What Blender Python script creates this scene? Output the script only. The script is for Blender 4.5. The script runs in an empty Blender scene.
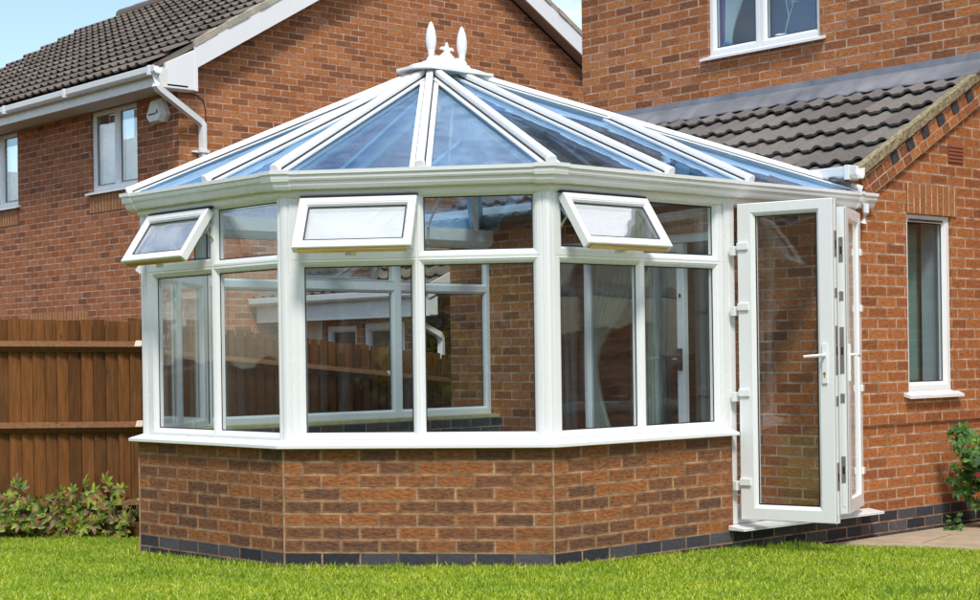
import bpy, math, random
from mathutils import Vector
R = random.Random(7)
scn = bpy.context.scene
COL = scn.collection

# ------------------------------------------------------------------ camera
YAW, ROLL = 0.84, -0.014
CAM = Vector((6.611, -9.335, 1.13))
_r = Vector((math.cos(YAW), math.sin(YAW), 0)); _w = Vector((-math.sin(YAW), math.cos(YAW), 0)); _u = Vector((0, 0, 1))
r3 = _r * math.cos(ROLL) + _u * math.sin(ROLL); u3 = _u * math.cos(ROLL) - _r * math.sin(ROLL)
cd = bpy.data.cameras.new('camera'); cam = bpy.data.objects.new('camera', cd); COL.objects.link(cam)
from mathutils import Matrix
cam.matrix_world = Matrix(((r3.x, u3.x, -_w.x, CAM.x), (r3.y, u3.y, -_w.y, CAM.y), (r3.z, u3.z, -_w.z, CAM.z), (0, 0, 0, 1)))
cd.sensor_width = 36; cd.lens = 1621.335 / 980 * 36; cd.shift_y = 0.0562; cd.clip_end = 3000; cd.clip_start = .05
scn.camera = cam

# ------------------------------------------------------------------ sky and sun
SUN_DIR = Vector((.82, -.57, 0)).normalized(); SUN_EL = math.radians(52)
wd = bpy.data.worlds.new('World'); scn.world = wd; wd.use_nodes = True
nt = wd.node_tree; nt.nodes.clear()
def N(t, k, **kw):
    n = t.nodes.new(k)
    for a, b in kw.items(): setattr(n, a, b)
    return n
out = N(nt, 'ShaderNodeOutputWorld'); bg = N(nt, 'ShaderNodeBackground'); sky = N(nt, 'ShaderNodeTexSky')
sky.sky_type = 'NISHITA'; sky.sun_disc = False; sky.sun_elevation = SUN_EL; sky.sun_rotation = math.atan2(SUN_DIR.x, SUN_DIR.y)
sky.air_density = 1.1; sky.dust_density = .6; sky.ozone_density = 2.8
bg.inputs[1].default_value = .15
tc = N(nt, 'ShaderNodeTexCoord'); mp = N(nt, 'ShaderNodeMapping'); mp.inputs['Scale'].default_value = (1.2, 1.2, 3.2)
nz = N(nt, 'ShaderNodeTexNoise'); nz.inputs['Scale'].default_value = 2.2; nz.inputs['Detail'].default_value = 7; nz.inputs['Roughness'].default_value = .6
rp = N(nt, 'ShaderNodeValToRGB'); rp.color_ramp.elements[0].position = .50; rp.color_ramp.elements[1].position = .72
rp.color_ramp.elements[0].color = (.05, .05, .05, 1); mp.inputs['Location'].default_value = (.35, .9, .2)
mx = N(nt, 'ShaderNodeMix', data_type='RGBA'); mx.inputs[7].default_value = (8.2, 8.4, 8.7, 1)
L = nt.links.new
L(tc.outputs['Generated'], mp.inputs[0]); L(mp.outputs[0], nz.inputs[0]); L(nz.outputs[0], rp.inputs[0])
dt = N(nt, 'ShaderNodeVectorMath', operation='DOT_PRODUCT'); nr_ = N(nt, 'ShaderNodeVectorMath', operation='NORMALIZE'); L(tc.outputs['Generated'], nr_.inputs[0]); L(nr_.outputs[0], dt.inputs[0])
dt.inputs[1].default_value = (.10, .20, .97)
mr = N(nt, 'ShaderNodeMapRange', interpolation_type='SMOOTHSTEP'); L(dt.outputs['Value'], mr.inputs[0]); mr.inputs[1].default_value = .62; mr.inputs[2].default_value = .84
ad_ = N(nt, 'ShaderNodeMath', operation='ADD'); ad_.use_clamp = True; L(rp.outputs[0], ad_.inputs[0]); L(mr.outputs[0], ad_.inputs[1])
L(ad_.outputs[0], mx.inputs[0]); L(sky.outputs[0], mx.inputs[6]); L(mx.outputs[2], bg.inputs[0]); L(bg.outputs[0], out.inputs[0])
sd = bpy.data.lights.new('sun', 'SUN'); sd.energy = 2.5; sd.angle = math.radians(11); sd.color = (1, .955, .88)
so = bpy.data.objects.new('sun', sd); COL.objects.link(so)
sv = SUN_DIR * math.cos(SUN_EL) + Vector((0, 0, math.sin(SUN_EL)))
so.rotation_euler = sv.to_track_quat('Z', 'Y').to_euler()
scn.view_settings.view_transform = 'Standard'; scn.view_settings.look = 'None'
scn.view_settings.gamma = 1; scn.view_settings.exposure = 0.32
try: scn.view_settings.use_curve_mapping = False
except Exception: pass
scn.render.engine = 'CYCLES'
scn.cycles.max_bounces = 10; scn.cycles.transparent_max_bounces = 24; scn.cycles.glossy_bounces = 4

# ------------------------------------------------------------------ materials
def newmat(name):
    m = bpy.data.materials.new(name); m.use_nodes = True; t = m.node_tree; t.nodes.clear()
    o = N(t, 'ShaderNodeOutputMaterial'); b = N(t, 'ShaderNodeBsdfPrincipled'); t.links.new(b.outputs[0], o.inputs[0])
    return m, t, b
def ramp(t, stops, interp='LINEAR'):
    r = N(t, 'ShaderNodeValToRGB'); r.color_ramp.interpolation = interp; e = r.color_ramp.elements
    while len(e) < len(stops): e.new(.5)
    for x, (p, c) in zip(e, stops): x.position = p; x.color = (c[0], c[1], c[2], 1)
    return r
def mix(t, fac, a, b, mode='MIX'):
    m = N(t, 'ShaderNodeMix', data_type='RGBA', blend_type=mode)
    for s, v in ((0, fac), (6, a), (7, b)):
        if isinstance(v, (int, float)): m.inputs[s].default_value = v
        elif isinstance(v, tuple): m.inputs[s].default_value = (v[0], v[1], v[2], 1)
        else: t.links.new(v, m.inputs[s])
    return m.outputs[2]
def noise(t, vec, scale, detail=4, rough=.55, mapscale=None):
    if mapscale:
        mpn = N(t, 'ShaderNodeMapping'); mpn.inputs['Scale'].default_value = mapscale; t.links.new(vec, mpn.inputs[0]); vec = mpn.outputs[0]
    n = N(t, 'ShaderNodeTexNoise'); n.inputs['Scale'].default_value = scale; n.inputs['Detail'].default_value = detail; n.inputs['Roughness'].default_value = rough
    t.links.new(vec, n.inputs['Vector']); return n.outputs['Fac']
def math_(t, op, a, b=0.0, clamp=False):
    m = N(t, 'ShaderNodeMath', operation=op); m.use_clamp = clamp
    for i, v in ((0, a), (1, b)):
        if isinstance(v, (int, float)): m.inputs[i].default_value = v
        else: t.links.new(v, m.inputs[i])
    return m.outputs[0]
def bump(t, b, h, dist=.004, strength=1.0):
    n = N(t, 'ShaderNodeBump'); n.inputs['Distance'].default_value = dist; n.inputs['Strength'].default_value = strength
    t.links.new(h, n.inputs['Height']); t.links.new(n.outputs[0], b.inputs['Normal'])

def brick_mat(name, stops, mortar, bw=.225, rh=.075, edge=None, edge_w=.018, rustic=1.0, offs=.5, grime=.25, msize=.0056):
    m, t, b = newmat(name)
    uv = N(t, 'ShaderNodeUVMap').outputs[0]
    # small wobble so that arrises are not ruler straight
    nv = N(t, 'ShaderNodeTexNoise'); nv.inputs['Scale'].default_value = 38; nv.inputs['Detail'].default_value = 3; t.links.new(uv, nv.inputs['Vector'])
    sub = N(t, 'ShaderNodeVectorMath', operation='SUBTRACT'); t.links.new(nv.outputs['Color'], sub.inputs[0]); sub.inputs[1].default_value = (.5, .5, .5)
    sc = N(t, 'ShaderNodeVectorMath', operation='SCALE'); t.links.new(sub.outputs[0], sc.inputs[0]); sc.inputs['Scale'].default_value = .0055
    ad = N(t, 'ShaderNodeVectorMath', operation='ADD'); t.links.new(uv, ad.inputs[0]); t.links.new(sc.outputs[0], ad.inputs[1])
    v = ad.outputs[0]
    def bt(ms, smooth):
        n = N(t, 'ShaderNodeTexBrick'); n.offset = offs; n.offset_frequency = 2; n.squash = 1
        n.inputs['Color1'].default_value = (0, 0, 0, 1); n.inputs['Color2'].default_value = (1, 1, 1, 1); n.inputs['Mortar'].default_value = (.5, .5, .5, 1)
        n.inputs['Scale'].default_value = 1; n.inputs['Mortar Size'].default_value = ms; n.inputs['Mortar Smooth'].default_value = smooth
        n.inputs['Brick Width'].default_value = bw; n.inputs['Row Height'].default_value = rh; n.inputs['Bias'].default_value = 0
        t.links.new(v, n.inputs['Vector']); return n
    b1 = bt(msize, .12)
    tint = ramp(t, stops); t.links.new(b1.outputs['Color'], tint.inputs[0])
    col = tint.outputs[0]
    n1 = noise(t, uv, 26, 5, .65, (1, 2.4, 1)); n2 = noise(t, uv, 120, 3, .6, (.5, 2, 1))
    r1 = ramp(t, [(.36, (.55, .55, .58)), (.66, (1.35, 1.27, 1.2))]); t.links.new(n1, r1.inputs[0])
    col = mix(t, .8 * rustic if rustic < 1.2 else .95, col, r1.outputs[0], 'MULTIPLY')
    if edge:
        b2 = bt(edge_w, .9)
        ef = math_(t, 'MULTIPLY', b2.outputs['Fac'], ramp_out(t, noise(t, uv, 14, 3), .35, .6)); col = mix(t, ef, col, edge)
    r2 = ramp(t, [(.3, (.8, .8, .8)), (.7, (1.15, 1.15, 1.15))]); t.links.new(n2, r2.inputs[0]); col = mix(t, .6, col, r2.outputs[0], 'MULTIPLY')
    mc = mix(t, ramp_out(t, noise(t, uv, 7, 6, .7), .36, .66), (mortar[0] * .5, mortar[1] * .46, mortar[2] * .42), (mortar[0] * 1.3, mortar[1] * 1.33, mortar[2] * 1.36))
    col = mix(t, b1.outputs['Fac'], col, mc)
    # weather stains in broad soft shapes
    g = ramp_out(t, noise(t, uv, .9, 5, .6), .48, .72); col = mix(t, math_(t, 'MULTIPLY', g, grime), col, (.75, .72, .68), 'MULTIPLY')
    # pale salt bloom on scattered bricks
    e = ramp_out(t, noise(t, uv, 3.3, 6, .7), .62, .8); col = mix(t, math_(t, 'MULTIPLY', e, .35), col, (mortar[0], mortar[1] * .95, mortar[2] * .95))
    t.links.new(col, b.inputs['Base Color']); b.inputs['Roughness'].default_value = .9
    b.inputs['Specular IOR Level'].default_value = .25
    h = math_(t, 'SUBTRACT', math_(t, 'MULTIPLY', n1, .55 * rustic), b1.outputs['Fac'])
    h = math_(t, 'ADD', h, math_(t, 'MULTIPLY', n2, .3 * rustic)); bump(t, b, h, .007 if rustic < 1.3 else .011)
    return m
def ramp_out(t, v, a, b):
    m = N(t, 'ShaderNodeMapRange'); t.links.new(v, m.inputs[0]); m.inputs[1].default_value = a; m.inputs[2].default_value = b; return m.outputs[0]

M = {}
MORT = (.52, .375, .28)
HSTOPS = [(0, (.22, .09, .042)), (.2, (.31, .115, .048)), (.5, (.41, .15, .052)), (.75, (.48, .19, .066)), (1, (.46, .19, .095))]
M['brick'] = brick_mat('house_brick', HSTOPS, MORT, edge=(.47, .19, .075), edge_w=.016)
M['brick_n'] = brick_mat('neighbour_brick', [(0, (.22, .085, .04)), (.3, (.33, .115, .046)), (.6, (.40, .14, .052)), (1, (.43, .165, .07))], (.54, .41, .32), rustic=.8)
M['brick_g'] = brick_mat('gable_brick', [(0, (.26, .095, .04)), (.35, (.38, .135, .045)), (.7, (.45, .17, .058)), (1, (.34, .115, .048))], MORT, edge=(.50, .21, .065), edge_w=.02)
M['brick_d'] = brick_mat('dwarf_wall_brick', [(0, (.15, .08, .052)), (.3, (.22, .10, .052)), (.55, (.29, .12, .05)), (.8, (.39, .15, .05)), (1, (.26, .115, .058))],
                         (.40, .28, .185), edge=(.50, .19, .05), edge_w=.02, rustic=1.35, grime=.4)
M['blue'] = brick_mat('blue_engineering_brick', [(0, (.03, .031, .038)), (.5, (.055, .056, .068)), (1, (.10, .095, .105))], (.34, .21, .12), rustic=.7, grime=.3)
M['soldier'] = brick_mat('soldier_brick', [(0, (.30, .12, .045)), (.5, (.42, .18, .07)), (1, (.36, .14, .05))], (.62, .43, .28), bw=.075, rh=.3, offs=0, msize=.0065)
M['header'] = brick_mat('header_brick', HSTOPS, MORT, bw=.1125)
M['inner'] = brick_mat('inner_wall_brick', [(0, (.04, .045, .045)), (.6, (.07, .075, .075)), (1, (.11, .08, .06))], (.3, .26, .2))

def simple(name, col, rough=.5, spec=.5, metal=0, var=None, vscale=6, bumpd=0, bscale=60):
    m, t, b = newmat(name); b.inputs['Roughness'].default_value = rough; b.inputs['Specular IOR Level'].default_value = spec; b.inputs['Metallic'].default_value = metal
    tcn = N(t, 'ShaderNodeTexCoord').outputs['Object']
    c2 = var if var else tuple(c * .9 for c in col)
    t.links.new(mix(t, ramp_out(t, noise(t, tcn, vscale, 5), .35, .68), col, c2), b.inputs['Base Color'])
    if bumpd: bump(t, b, noise(t, tcn, bscale, 4), bumpd)
    return m
def upvc(name, col):
    m, t, b = newmat(name); tcn = N(t, 'ShaderNodeTexCoord').outputs['Object']
    dirt = ramp_out(t, noise(t, tcn, 2.6, 7, .68), .5, .78); streak = ramp_out(t, noise(t, tcn, 5, 4, .6, (6, 6, .5)), .5, .85)
    c = mix(t, math_(t, 'MULTIPLY', dirt, .07), col, (.62, .62, .55)); c = mix(t, math_(t, 'MULTIPLY', streak, .05), c, (.5, .5, .46))
    t.links.new(c, b.inputs['Base Color'])
    t.links.new(ramp_out2(t, dirt, .26, .45), b.inputs['Roughness']); bump(t, b, noise(t, tcn, 2.0, 1), .003, .12)
    return m
def ramp_out2(t, v, lo, hi):
    m = N(t, 'ShaderNodeMapRange'); t.links.new(v, m.inputs[0]); m.inputs[3].default_value = lo; m.inputs[4].default_value = hi; return m.outputs[0]
M['upvc'] = upvc('white_upvc', (.80, .805, .80))
M['upvc_old'] = upvc('weathered_upvc', (.74, .73, .68))
M['gasket'] = simple('black_gasket', (.012, .012, .015), .6)
M['metal'] = simple('steel', (.55, .55, .54), .32, .5, .9)
M['grey'] = simple('grey_plastic', (.25, .27, .28), .5)
M['brass_and_glint'] = simple('brass_and_glint', (.62, .42, .13), .38, .5, .8)
M['lead'] = simple('lead_flashing', (.17, .18, .205), .55, .5, .25, (.30, .31, .34), 3, .004, 9)
M['cream'] = simple('cream_render', (.62, .55, .40), .9)
M['soffit'] = simple('soffit_board', (.66, .62, .52), .7, .3)
M['moss'] = simple('mossy_mortar', (.40, .33, .22), .95, .2, 0, (.17, .15, .07), 34, .014, 60)
M['pmort'] = simple('verge_mortar', (.42, .37, .29), .95, .2, 0, (.28, .25, .2), 9, .01, 40)
M['terra'] = simple('terracotta', (.30, .10, .05), .85)
M['wallin'] = simple('sky_reflection_blue', (.13, .40, .80), .8)  # sky blue reflected by the upstairs pane, painted into the room walls
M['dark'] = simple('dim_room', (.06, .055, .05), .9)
M['netw'] = simple('net_curtain', (.72, .74, .76), .95, .1)
M['beige'] = simple('beige_curtain', (.80, .72, .56), .95, .1)
M['purple'] = simple('purple_curtain', (.32, .20, .48), .95, .1)
M['ceramic'] = simple('white_ceramic', (.75, .72, .76), .3)
M['bluep'] = simple('blue_glaze', (.03, .25, .50), .35)
M['floor'] = simple('concrete_floor', (.24, .23, .21), .85, .3, 0, (.17, .16, .15), 3)
M['brownd'] = simple('brown_door', (.11, .05, .025), .6)
M['ink'] = simple('blue_print', (.03, .05, .18), .6)
M['stem'] = simple('woody_stem', (.12, .08, .045), .9)
M['soil'] = simple('soil', (.055, .036, .022), 1, .1, 0, (.10, .065, .04), 14, .03, 30)
M['gravel'] = simple('debris', (.34, .29, .22), .95, .2, 0, (.2, .17, .13), 30)
M['dent'] = simple('blue_black_brick', (.035, .04, .05), .8, .3, 0, (.07, .07, .08), 30)
M['seam_shadow_sheet'] = simple('fence_shadow_gap', (.03, .015, .008), .95)
M['greenish'] = simple('pale_green_curtain', (.30, .38, .30), .9, .1)
M['petal'] = simple('pink_petal', (.72, .06, .16), .7)

def wood(name, c1, c2, island=True):
    m, t, b = newmat(name); tcn = N(t, 'ShaderNodeTexCoord').outputs['Object']
    g = noise(t, tcn, 9, 6, .6, (5, 5, .45)); c = mix(t, ramp_out(t, g, .3, .72), c1, c2)
    geo = N(t, 'ShaderNodeNewGeometry').outputs['Random Per Island']
    rr = ramp(t, [(0, (.60, .57, .52)), (.5, (1, 1, 1)), (1, (1.45, 1.35, 1.2))]); t.links.new(geo, rr.inputs[0]); c = mix(t, .85, c, rr.outputs[0], 'MULTIPLY')
    vo = N(t, 'ShaderNodeTexVoronoi'); vo.inputs['Scale'].default_value = 4.2; mpn = N(t, 'ShaderNodeMapping'); mpn.inputs['Scale'].default_value = (1.6, 1.6, .8); t.links.new(tcn, mpn.inputs[0]); t.links.new(mpn.outputs[0], vo.inputs['Vector'])
    kn = ramp_out(t, vo.outputs['Distance'], .10, .03); c = mix(t, math_(t, 'MULTIPLY', kn, .75), c, (.035, .017, .008))
    st = ramp_out(t, noise(t, tcn, 1.3, 5, .6), .5, .75); c = mix(t, math_(t, 'MULTIPLY', st, .4), c, (.30, .17, .07))
    t.links.new(c, b.inputs['Base Color']); b.inputs['Roughness'].default_value = .8; b.inputs['Specular IOR Level'].default_value = .25
    bump(t, b, g, .003); return m
M['fence'] = wood('fence_board', (.095, .037, .010), (.20, .080, .022))
M['rail'] = wood('fence_rail', (.12, .052, .022), (.21, .10, .045))
M['cutend'] = simple('fresh_cut_wood', (.66, .52, .40), .8)

def tile_mat(name, c1, c2, dirt=(.20, .19, .13)):
    m, t, b = newmat(name); uv = N(t, 'ShaderNodeUVMap').outputs[0]; tcn = N(t, 'ShaderNodeTexCoord').outputs['Object']
    wn = N(t, 'ShaderNodeTexWhiteNoise'); fl = N(t, 'ShaderNodeVectorMath', operation='FLOOR'); t.links.new(uv, fl.inputs[0]); t.links.new(fl.outputs[0], wn.inputs['Vector'])
    c = mix(t, wn.outputs['Value'], c1, c2)
    c = mix(t, math_(t, 'MULTIPLY', ramp_out(t, noise(t, tcn, 2.2, 6, .65), .5, .75), .6), c, dirt)
    n = noise(t, tcn, 45, 5, .7); rr = ramp(t, [(.3, (.72, .72, .72)), (.72, (1.25, 1.25, 1.25))]); t.links.new(n, rr.inputs[0]); c = mix(t, .8, c, rr.outputs[0], 'MULTIPLY')
    t.links.new(c, b.inputs['Base Color']); b.inputs['Roughness'].default_value = .85; b.inputs['Specular IOR Level'].default_value = .3; bump(t, b, n, .003)
    return m
M['tile'] = tile_mat('grey_brown_tile', (.125, .108, .102), (.205, .182, .172))
M['tile_n'] = tile_mat('brown_tile', (.095, .075, .064), (.165, .135, .115))

def glass(name, tint, f0, wav=0.0, rough=0.0, grime=.04, gcol=(1, 1, 1)):
    m = bpy.data.materials.new(name); m.use_nodes = True; t = m.node_tree; t.nodes.clear()
    o = N(t, 'ShaderNodeOutputMaterial'); tr = N(t, 'ShaderNodeBsdfTransparent'); gl = N(t, 'ShaderNodeBsdfGlossy'); ms = N(t, 'ShaderNodeMixShader')
    tr.inputs[0].default_value = (*tint, 1); gl.inputs['Roughness'].default_value = rough; gl.inputs['Color'].default_value = (*gcol, 1)
    lw = N(t, 'ShaderNodeLayerWeight'); lw.inputs[0].default_value = .5
    p = math_(t, 'POWER', lw.outputs['Facing'], 4.5); f = math_(t, 'ADD', math_(t, 'MULTIPLY', p, 1 - f0), f0, True)
    t.links.new(f, ms.inputs[0]); t.links.new(tr.outputs[0], ms.inputs[1]); t.links.new(gl.outputs[0], ms.inputs[2])
    tcn = N(t, 'ShaderNodeTexCoord').outputs['Object']
    # thin film of dust and dried rain
    df = N(t, 'ShaderNodeBsdfDiffuse'); df.inputs[0].default_value = (.6, .6, .58, 1); m2 = N(t, 'ShaderNodeMixShader')
    d = math_(t, 'MULTIPLY', ramp_out(t, noise(t, tcn, 3.5, 7, .7), .42, .8), grime); t.links.new(d, m2.inputs[0])
    t.links.new(ms.outputs[0], m2.inputs[1]); t.links.new(df.outputs[0], m2.inputs[2]); t.links.new(m2.outputs[0], o.inputs[0])
    if wav:
        bn = N(t, 'ShaderNodeBump'); bn.inputs['Distance'].default_value = wav; t.links.new(noise(t, tcn, 2.4, 2, .5), bn.inputs['Height']); t.links.new(bn.outputs[0], gl.inputs['Normal'])
    return m
M['glass'] = glass('clear_glazing', (.955, .98, .975), .05, .0025, 0, .015)
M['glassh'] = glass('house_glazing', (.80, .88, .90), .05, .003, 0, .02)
M['glassr'] = glass('blue_roof_glazing', (.83, .92, .97), .17, .007, 0, .02, (.50, .73, 1))
M['glasst'] = glass('casement_glazing', (.86, .92, .95), .42, .003, 0, .03)
M['glassn'] = glass('neighbour_glazing', (.80, .88, .90), .26, .003)

def leaf_mat(name, stops, trans=.35):
    m = bpy.data.materials.new(name); m.use_nodes = True; t = m.node_tree; t.nodes.clear()
    o = N(t, 'ShaderNodeOutputMaterial'); b = N(t, 'ShaderNodeBsdfPrincipled'); tl = N(t, 'ShaderNodeBsdfTranslucent'); ms = N(t, 'ShaderNodeMixShader'); ms.inputs[0].default_value = trans
    g = N(t, 'ShaderNodeNewGeometry').outputs['Random Per Island']; r = ramp(t, stops); t.links.new(g, r.inputs[0])
    c = r.outputs[0]
    if name == 'grass_blade':
        tcn = N(t, 'ShaderNodeTexCoord').outputs['Object']; pr_ = ramp(t, [(.34, (.66, .78, .7)), (.5, (1, 1, 1)), (.68, (1.22, 1.08, 1.1))]); t.links.new(noise(t, tcn, 1.7, 5, .65), pr_.inputs[0]); c = mix(t, .9, c, pr_.outputs[0], 'MULTIPLY')
    t.links.new(c, b.inputs['Base Color']); t.links.new(c, tl.inputs[0]); b.inputs['Roughness'].default_value = .5
    t.links.new(b.outputs[0], ms.inputs[1]); t.links.new(tl.outputs[0], ms.inputs[2]); t.links.new(ms.outputs[0], o.inputs[0]); return m
M['grass'] = leaf_mat('grass_blade', [(0, (.08, .16, .006)), (.25, (.22, .37, .012)), (.55, (.40, .56, .022)), (.8, (.58, .70, .04)), (.93, (.74, .78, .14)), (1, (.85, .80, .36))], .4)
M['creeper'] = leaf_mat('creeper_leaf', [(0, (.06, .11, .018)), (.35, (.20, .31, .03)), (.62, (.42, .54, .05)), (.76, (.30, .22, .08)), (.9, (.34, .18, .11)), (1, (.40, .10, .05))])
M['rose'] = leaf_mat('rose_leaf', [(0, (.03, .09, .018)), (.5, (.07, .20, .03)), (.85, (.14, .32, .045)), (1, (.28, .42, .06))])
M['golden'] = leaf_mat('golden_leaf', [(0, (.20, .17, .01)), (.5, (.50, .42, .02)), (1, (.70, .58, .04))])
M['green'] = leaf_mat('tree_leaf', [(0, (.02, .045, .01)), (.5, (.05, .10, .02)), (1, (.12, .18, .03))])

def lawn_mat():
    m, t, b = newmat('lawn_turf'); tcn = N(t, 'ShaderNodeTexCoord').outputs['Object']
    c = mix(t, noise(t, tcn, 60, 4), (.09, .13, .008), (.28, .34, .028)); c = mix(t, math_(t, 'MULTIPLY', ramp_out(t, noise(t, tcn, 2.2, 4), .5, .7), .5), c, (.22, .26, .035))
    t.links.new(c, b.inputs['Base Color']); b.inputs['Roughness'].default_value = 1; bump(t, b, noise(t, tcn, 90, 4), .03); return m
M['lawn'] = lawn_mat()
def slab_mat():
    m, t, b = newmat('buff_paving'); uv = N(t, 'ShaderNodeUVMap').outputs[0]; tcn = N(t, 'ShaderNodeTexCoord').outputs['Object']
    n = N(t, 'ShaderNodeTexBrick'); n.inputs['Color1'].default_value = (.44, .35, .25, 1); n.inputs['Color2'].default_value = (.50, .40, .29, 1); n.inputs['Mortar'].default_value = (.10, .08, .05, 1)
    n.inputs['Scale'].default_value = 1; n.inputs['Brick Width'].default_value = .9; n.inputs['Row Height'].default_value = .6; n.inputs['Mortar Size'].default_value = .004
    t.links.new(uv, n.inputs['Vector']); g = noise(t, tcn, 8, 6, .7); rr = ramp(t, [(.3, (.68, .68, .66)), (.7, (1.15, 1.12, 1.08))]); t.links.new(g, rr.inputs[0])
    t.links.new(mix(t, .8, n.outputs['Color'], rr.outputs[0], 'MULTIPLY'), b.inputs['Base Color']); b.inputs['Roughness'].default_value = .9
    bump(t, b, math_(t, 'SUBTRACT', math_(t, 'MULTIPLY', g, .4), n.outputs['Fac']), .006); return m
M['slab'] = slab_mat()

# ------------------------------------------------------------------ mesh helpers
class MB:
    def __init__(s): s.v = []; s.f = []; s.uv = []
    def face(s, pts, uvs=None):
        i = len(s.v); s.v += [tuple(p) for p in pts]; s.f.append(tuple(range(i, i + len(pts)))); s.uv += (uvs if uvs else [(p[0] + p[1], p[2]) for p in map(tuple, pts)])
    def box(s, o, ax, ay, az):      # corner + three edge vectors, right handed
        o, ax, ay, az = map(Vector, (o, ax, ay, az)); s.hexa([o, o + ax, o + ax + ay, o + ay, o + az, o + ax + az, o + ax + ay + az, o + ay + az])
    def hexa(s, p):
        i = len(s.v); s.v += [tuple(q) for q in p]
        for f in ((0, 3, 2, 1), (4, 5, 6, 7), (0, 1, 5, 4), (1, 2, 6, 5), (2, 3, 7, 6), (3, 0, 4, 7)):
            s.f.append(tuple(i + k for k in f)); s.uv += [(p[k][0] + p[k][1], p[k][2]) for k in f]
    def aabb(s, x0, x1, y0, y1, z0, z1): s.box((x0, y0, z0), (x1 - x0, 0, 0), (0, y1 - y0, 0), (0, 0, z1 - z0))
    def prism(s, poly, vec):        # planar polygon (list of Vectors) extruded by vec
        poly = [Vector(p) for p in poly]; vec = Vector(vec); n = len(poly); i = len(s.v)
        s.v += [tuple(p) for p in poly] + [tuple(p + vec) for p in poly]
        fs = [tuple(range(i + n - 1, i - 1, -1)), tuple(range(i + n, i + 2 * n))] + [(i + k, i + (k + 1) % n, i + n + (k + 1) % n, i + n + k) for k in range(n)]
        for f in fs: s.f.append(f); s.uv += [(s.v[k][0] + s.v[k][1], s.v[k][2]) for k in f]
    def tube(s, pts, rad, seg=8, sq=False):
        pts = [Vector(p) for p in pts]; rads = rad if isinstance(rad, (list, tuple)) else [rad] * len(pts); rings = []
        if sq: seg = 4
        for k, p in enumerate(pts):
            d = ((pts[min(k + 1, len(pts) - 1)] - p).normalized() + (p - pts[max(k - 1, 0)]).normalized()); d = d.normalized() if d.length else Vector((0, 0, 1))
            a = d.cross(Vector((0, 0, 1))) if abs(d.z) < .95 else d.cross(Vector((1, 0, 0))); a.normalize(); b = d.cross(a)
            i = len(s.v); s.v += [tuple(p + (a * math.cos(2 * math.pi * (q + (.5 if sq else 0)) / seg) + b * math.sin(2 * math.pi * (q + (.5 if sq else 0)) / seg)) * rads[k]) for q in range(seg)]; rings.append(i)
        for a, b in zip(rings, rings[1:]):
            for q in range(seg):
                f = (a + q, a + (q + 1) % seg, b + (q + 1) % seg, b + q); s.f.append(f); s.uv += [(0, 0)] * 4
        for i, rev in ((rings[0], False), (rings[-1], True)):
            f = tuple(range(i, i + seg)); s.f.append(f[::-1] if rev else f); s.uv += [(0, 0)] * seg
    def lathe(s, c, prof, seg=16, sx=1, sy=1):
        i = len(s.v); c = Vector(c)
        for r, z in prof: s.v += [(c.x + r * sx * math.cos(2 * math.pi * q / seg), c.y + r * sy * math.sin(2 * math.pi * q / seg), c.z + z) for q in range(seg)]
        for k in range(len(prof) - 1):
            for q in range(seg):
                a, b = i + k * seg, i + (k + 1) * seg; s.f.append((a + q, a + (q + 1) % seg, b + (q + 1) % seg, b + q)); s.uv += [(0, 0)] * 4
        s.f.append(tuple(i + q for q in range(seg))[::-1]); s.uv += [(0, 0)] * seg
        s.f.append(tuple(i + (len(prof) - 1) * seg + q for q in range(seg))); s.uv += [(0, 0)] * seg
    def build(s, name, mat, parent=None, smooth=False, fix=True, bevel=0):
        me = bpy.data.meshes.new(name); me.from_pydata(s.v, [], s.f); ul = me.uv_layers.new(name='UVMap'); ul.data.foreach_set('uv', [c for u in s.uv for c in u])
        if fix:
            import bmesh
            bm = bmesh.new(); bm.from_mesh(me); bmesh.ops.recalc_face_normals(bm, faces=bm.faces); bm.to_mesh(me); bm.free()
        if smooth: me.polygons.foreach_set('use_smooth', [True] * len(me.polygons))
        me.materials.append(mat if not isinstance(mat, str) else M[mat]); me.update()
        o = bpy.data.objects.new(name, me); COL.objects.link(o)
        if parent: o.parent = parent; o.matrix_parent_inverse = parent.matrix_basis.inverted()
        if bevel: b = o.modifiers.new('bevel', 'BEVEL'); b.width = bevel; b.segments = 2; b.limit_method = 'ANGLE'
        return o
def tag(o, label=None, cat=None, group=None, kind=None):
    for k, v in (('label', label), ('category', cat), ('group', group), ('kind', kind)):
        if v: o[k] = v
    return o
def thing(name, loc, label, cat, group=None):
    o = bpy.data.objects.new(name, None); COL.objects.link(o); o.location = loc; o.empty_display_size = .2
    return tag(o, label, cat, group)
class Plane:      # vertical wall frame: s along, o outward, z up
    def __init__(s, P, Q, off=0):
        s.P = Vector((P[0], P[1], 0)); d = Vector((Q[0], Q[1], 0)) - s.P; s.L = d.length; s.t = d / s.L; s.n = Vector((s.t.y, -s.t.x, 0)); s.P = s.P + s.n * off
    def __call__(s, a, z, o=0): return s.P + s.t * a + s.n * o + Vector((0, 0, z))
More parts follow.
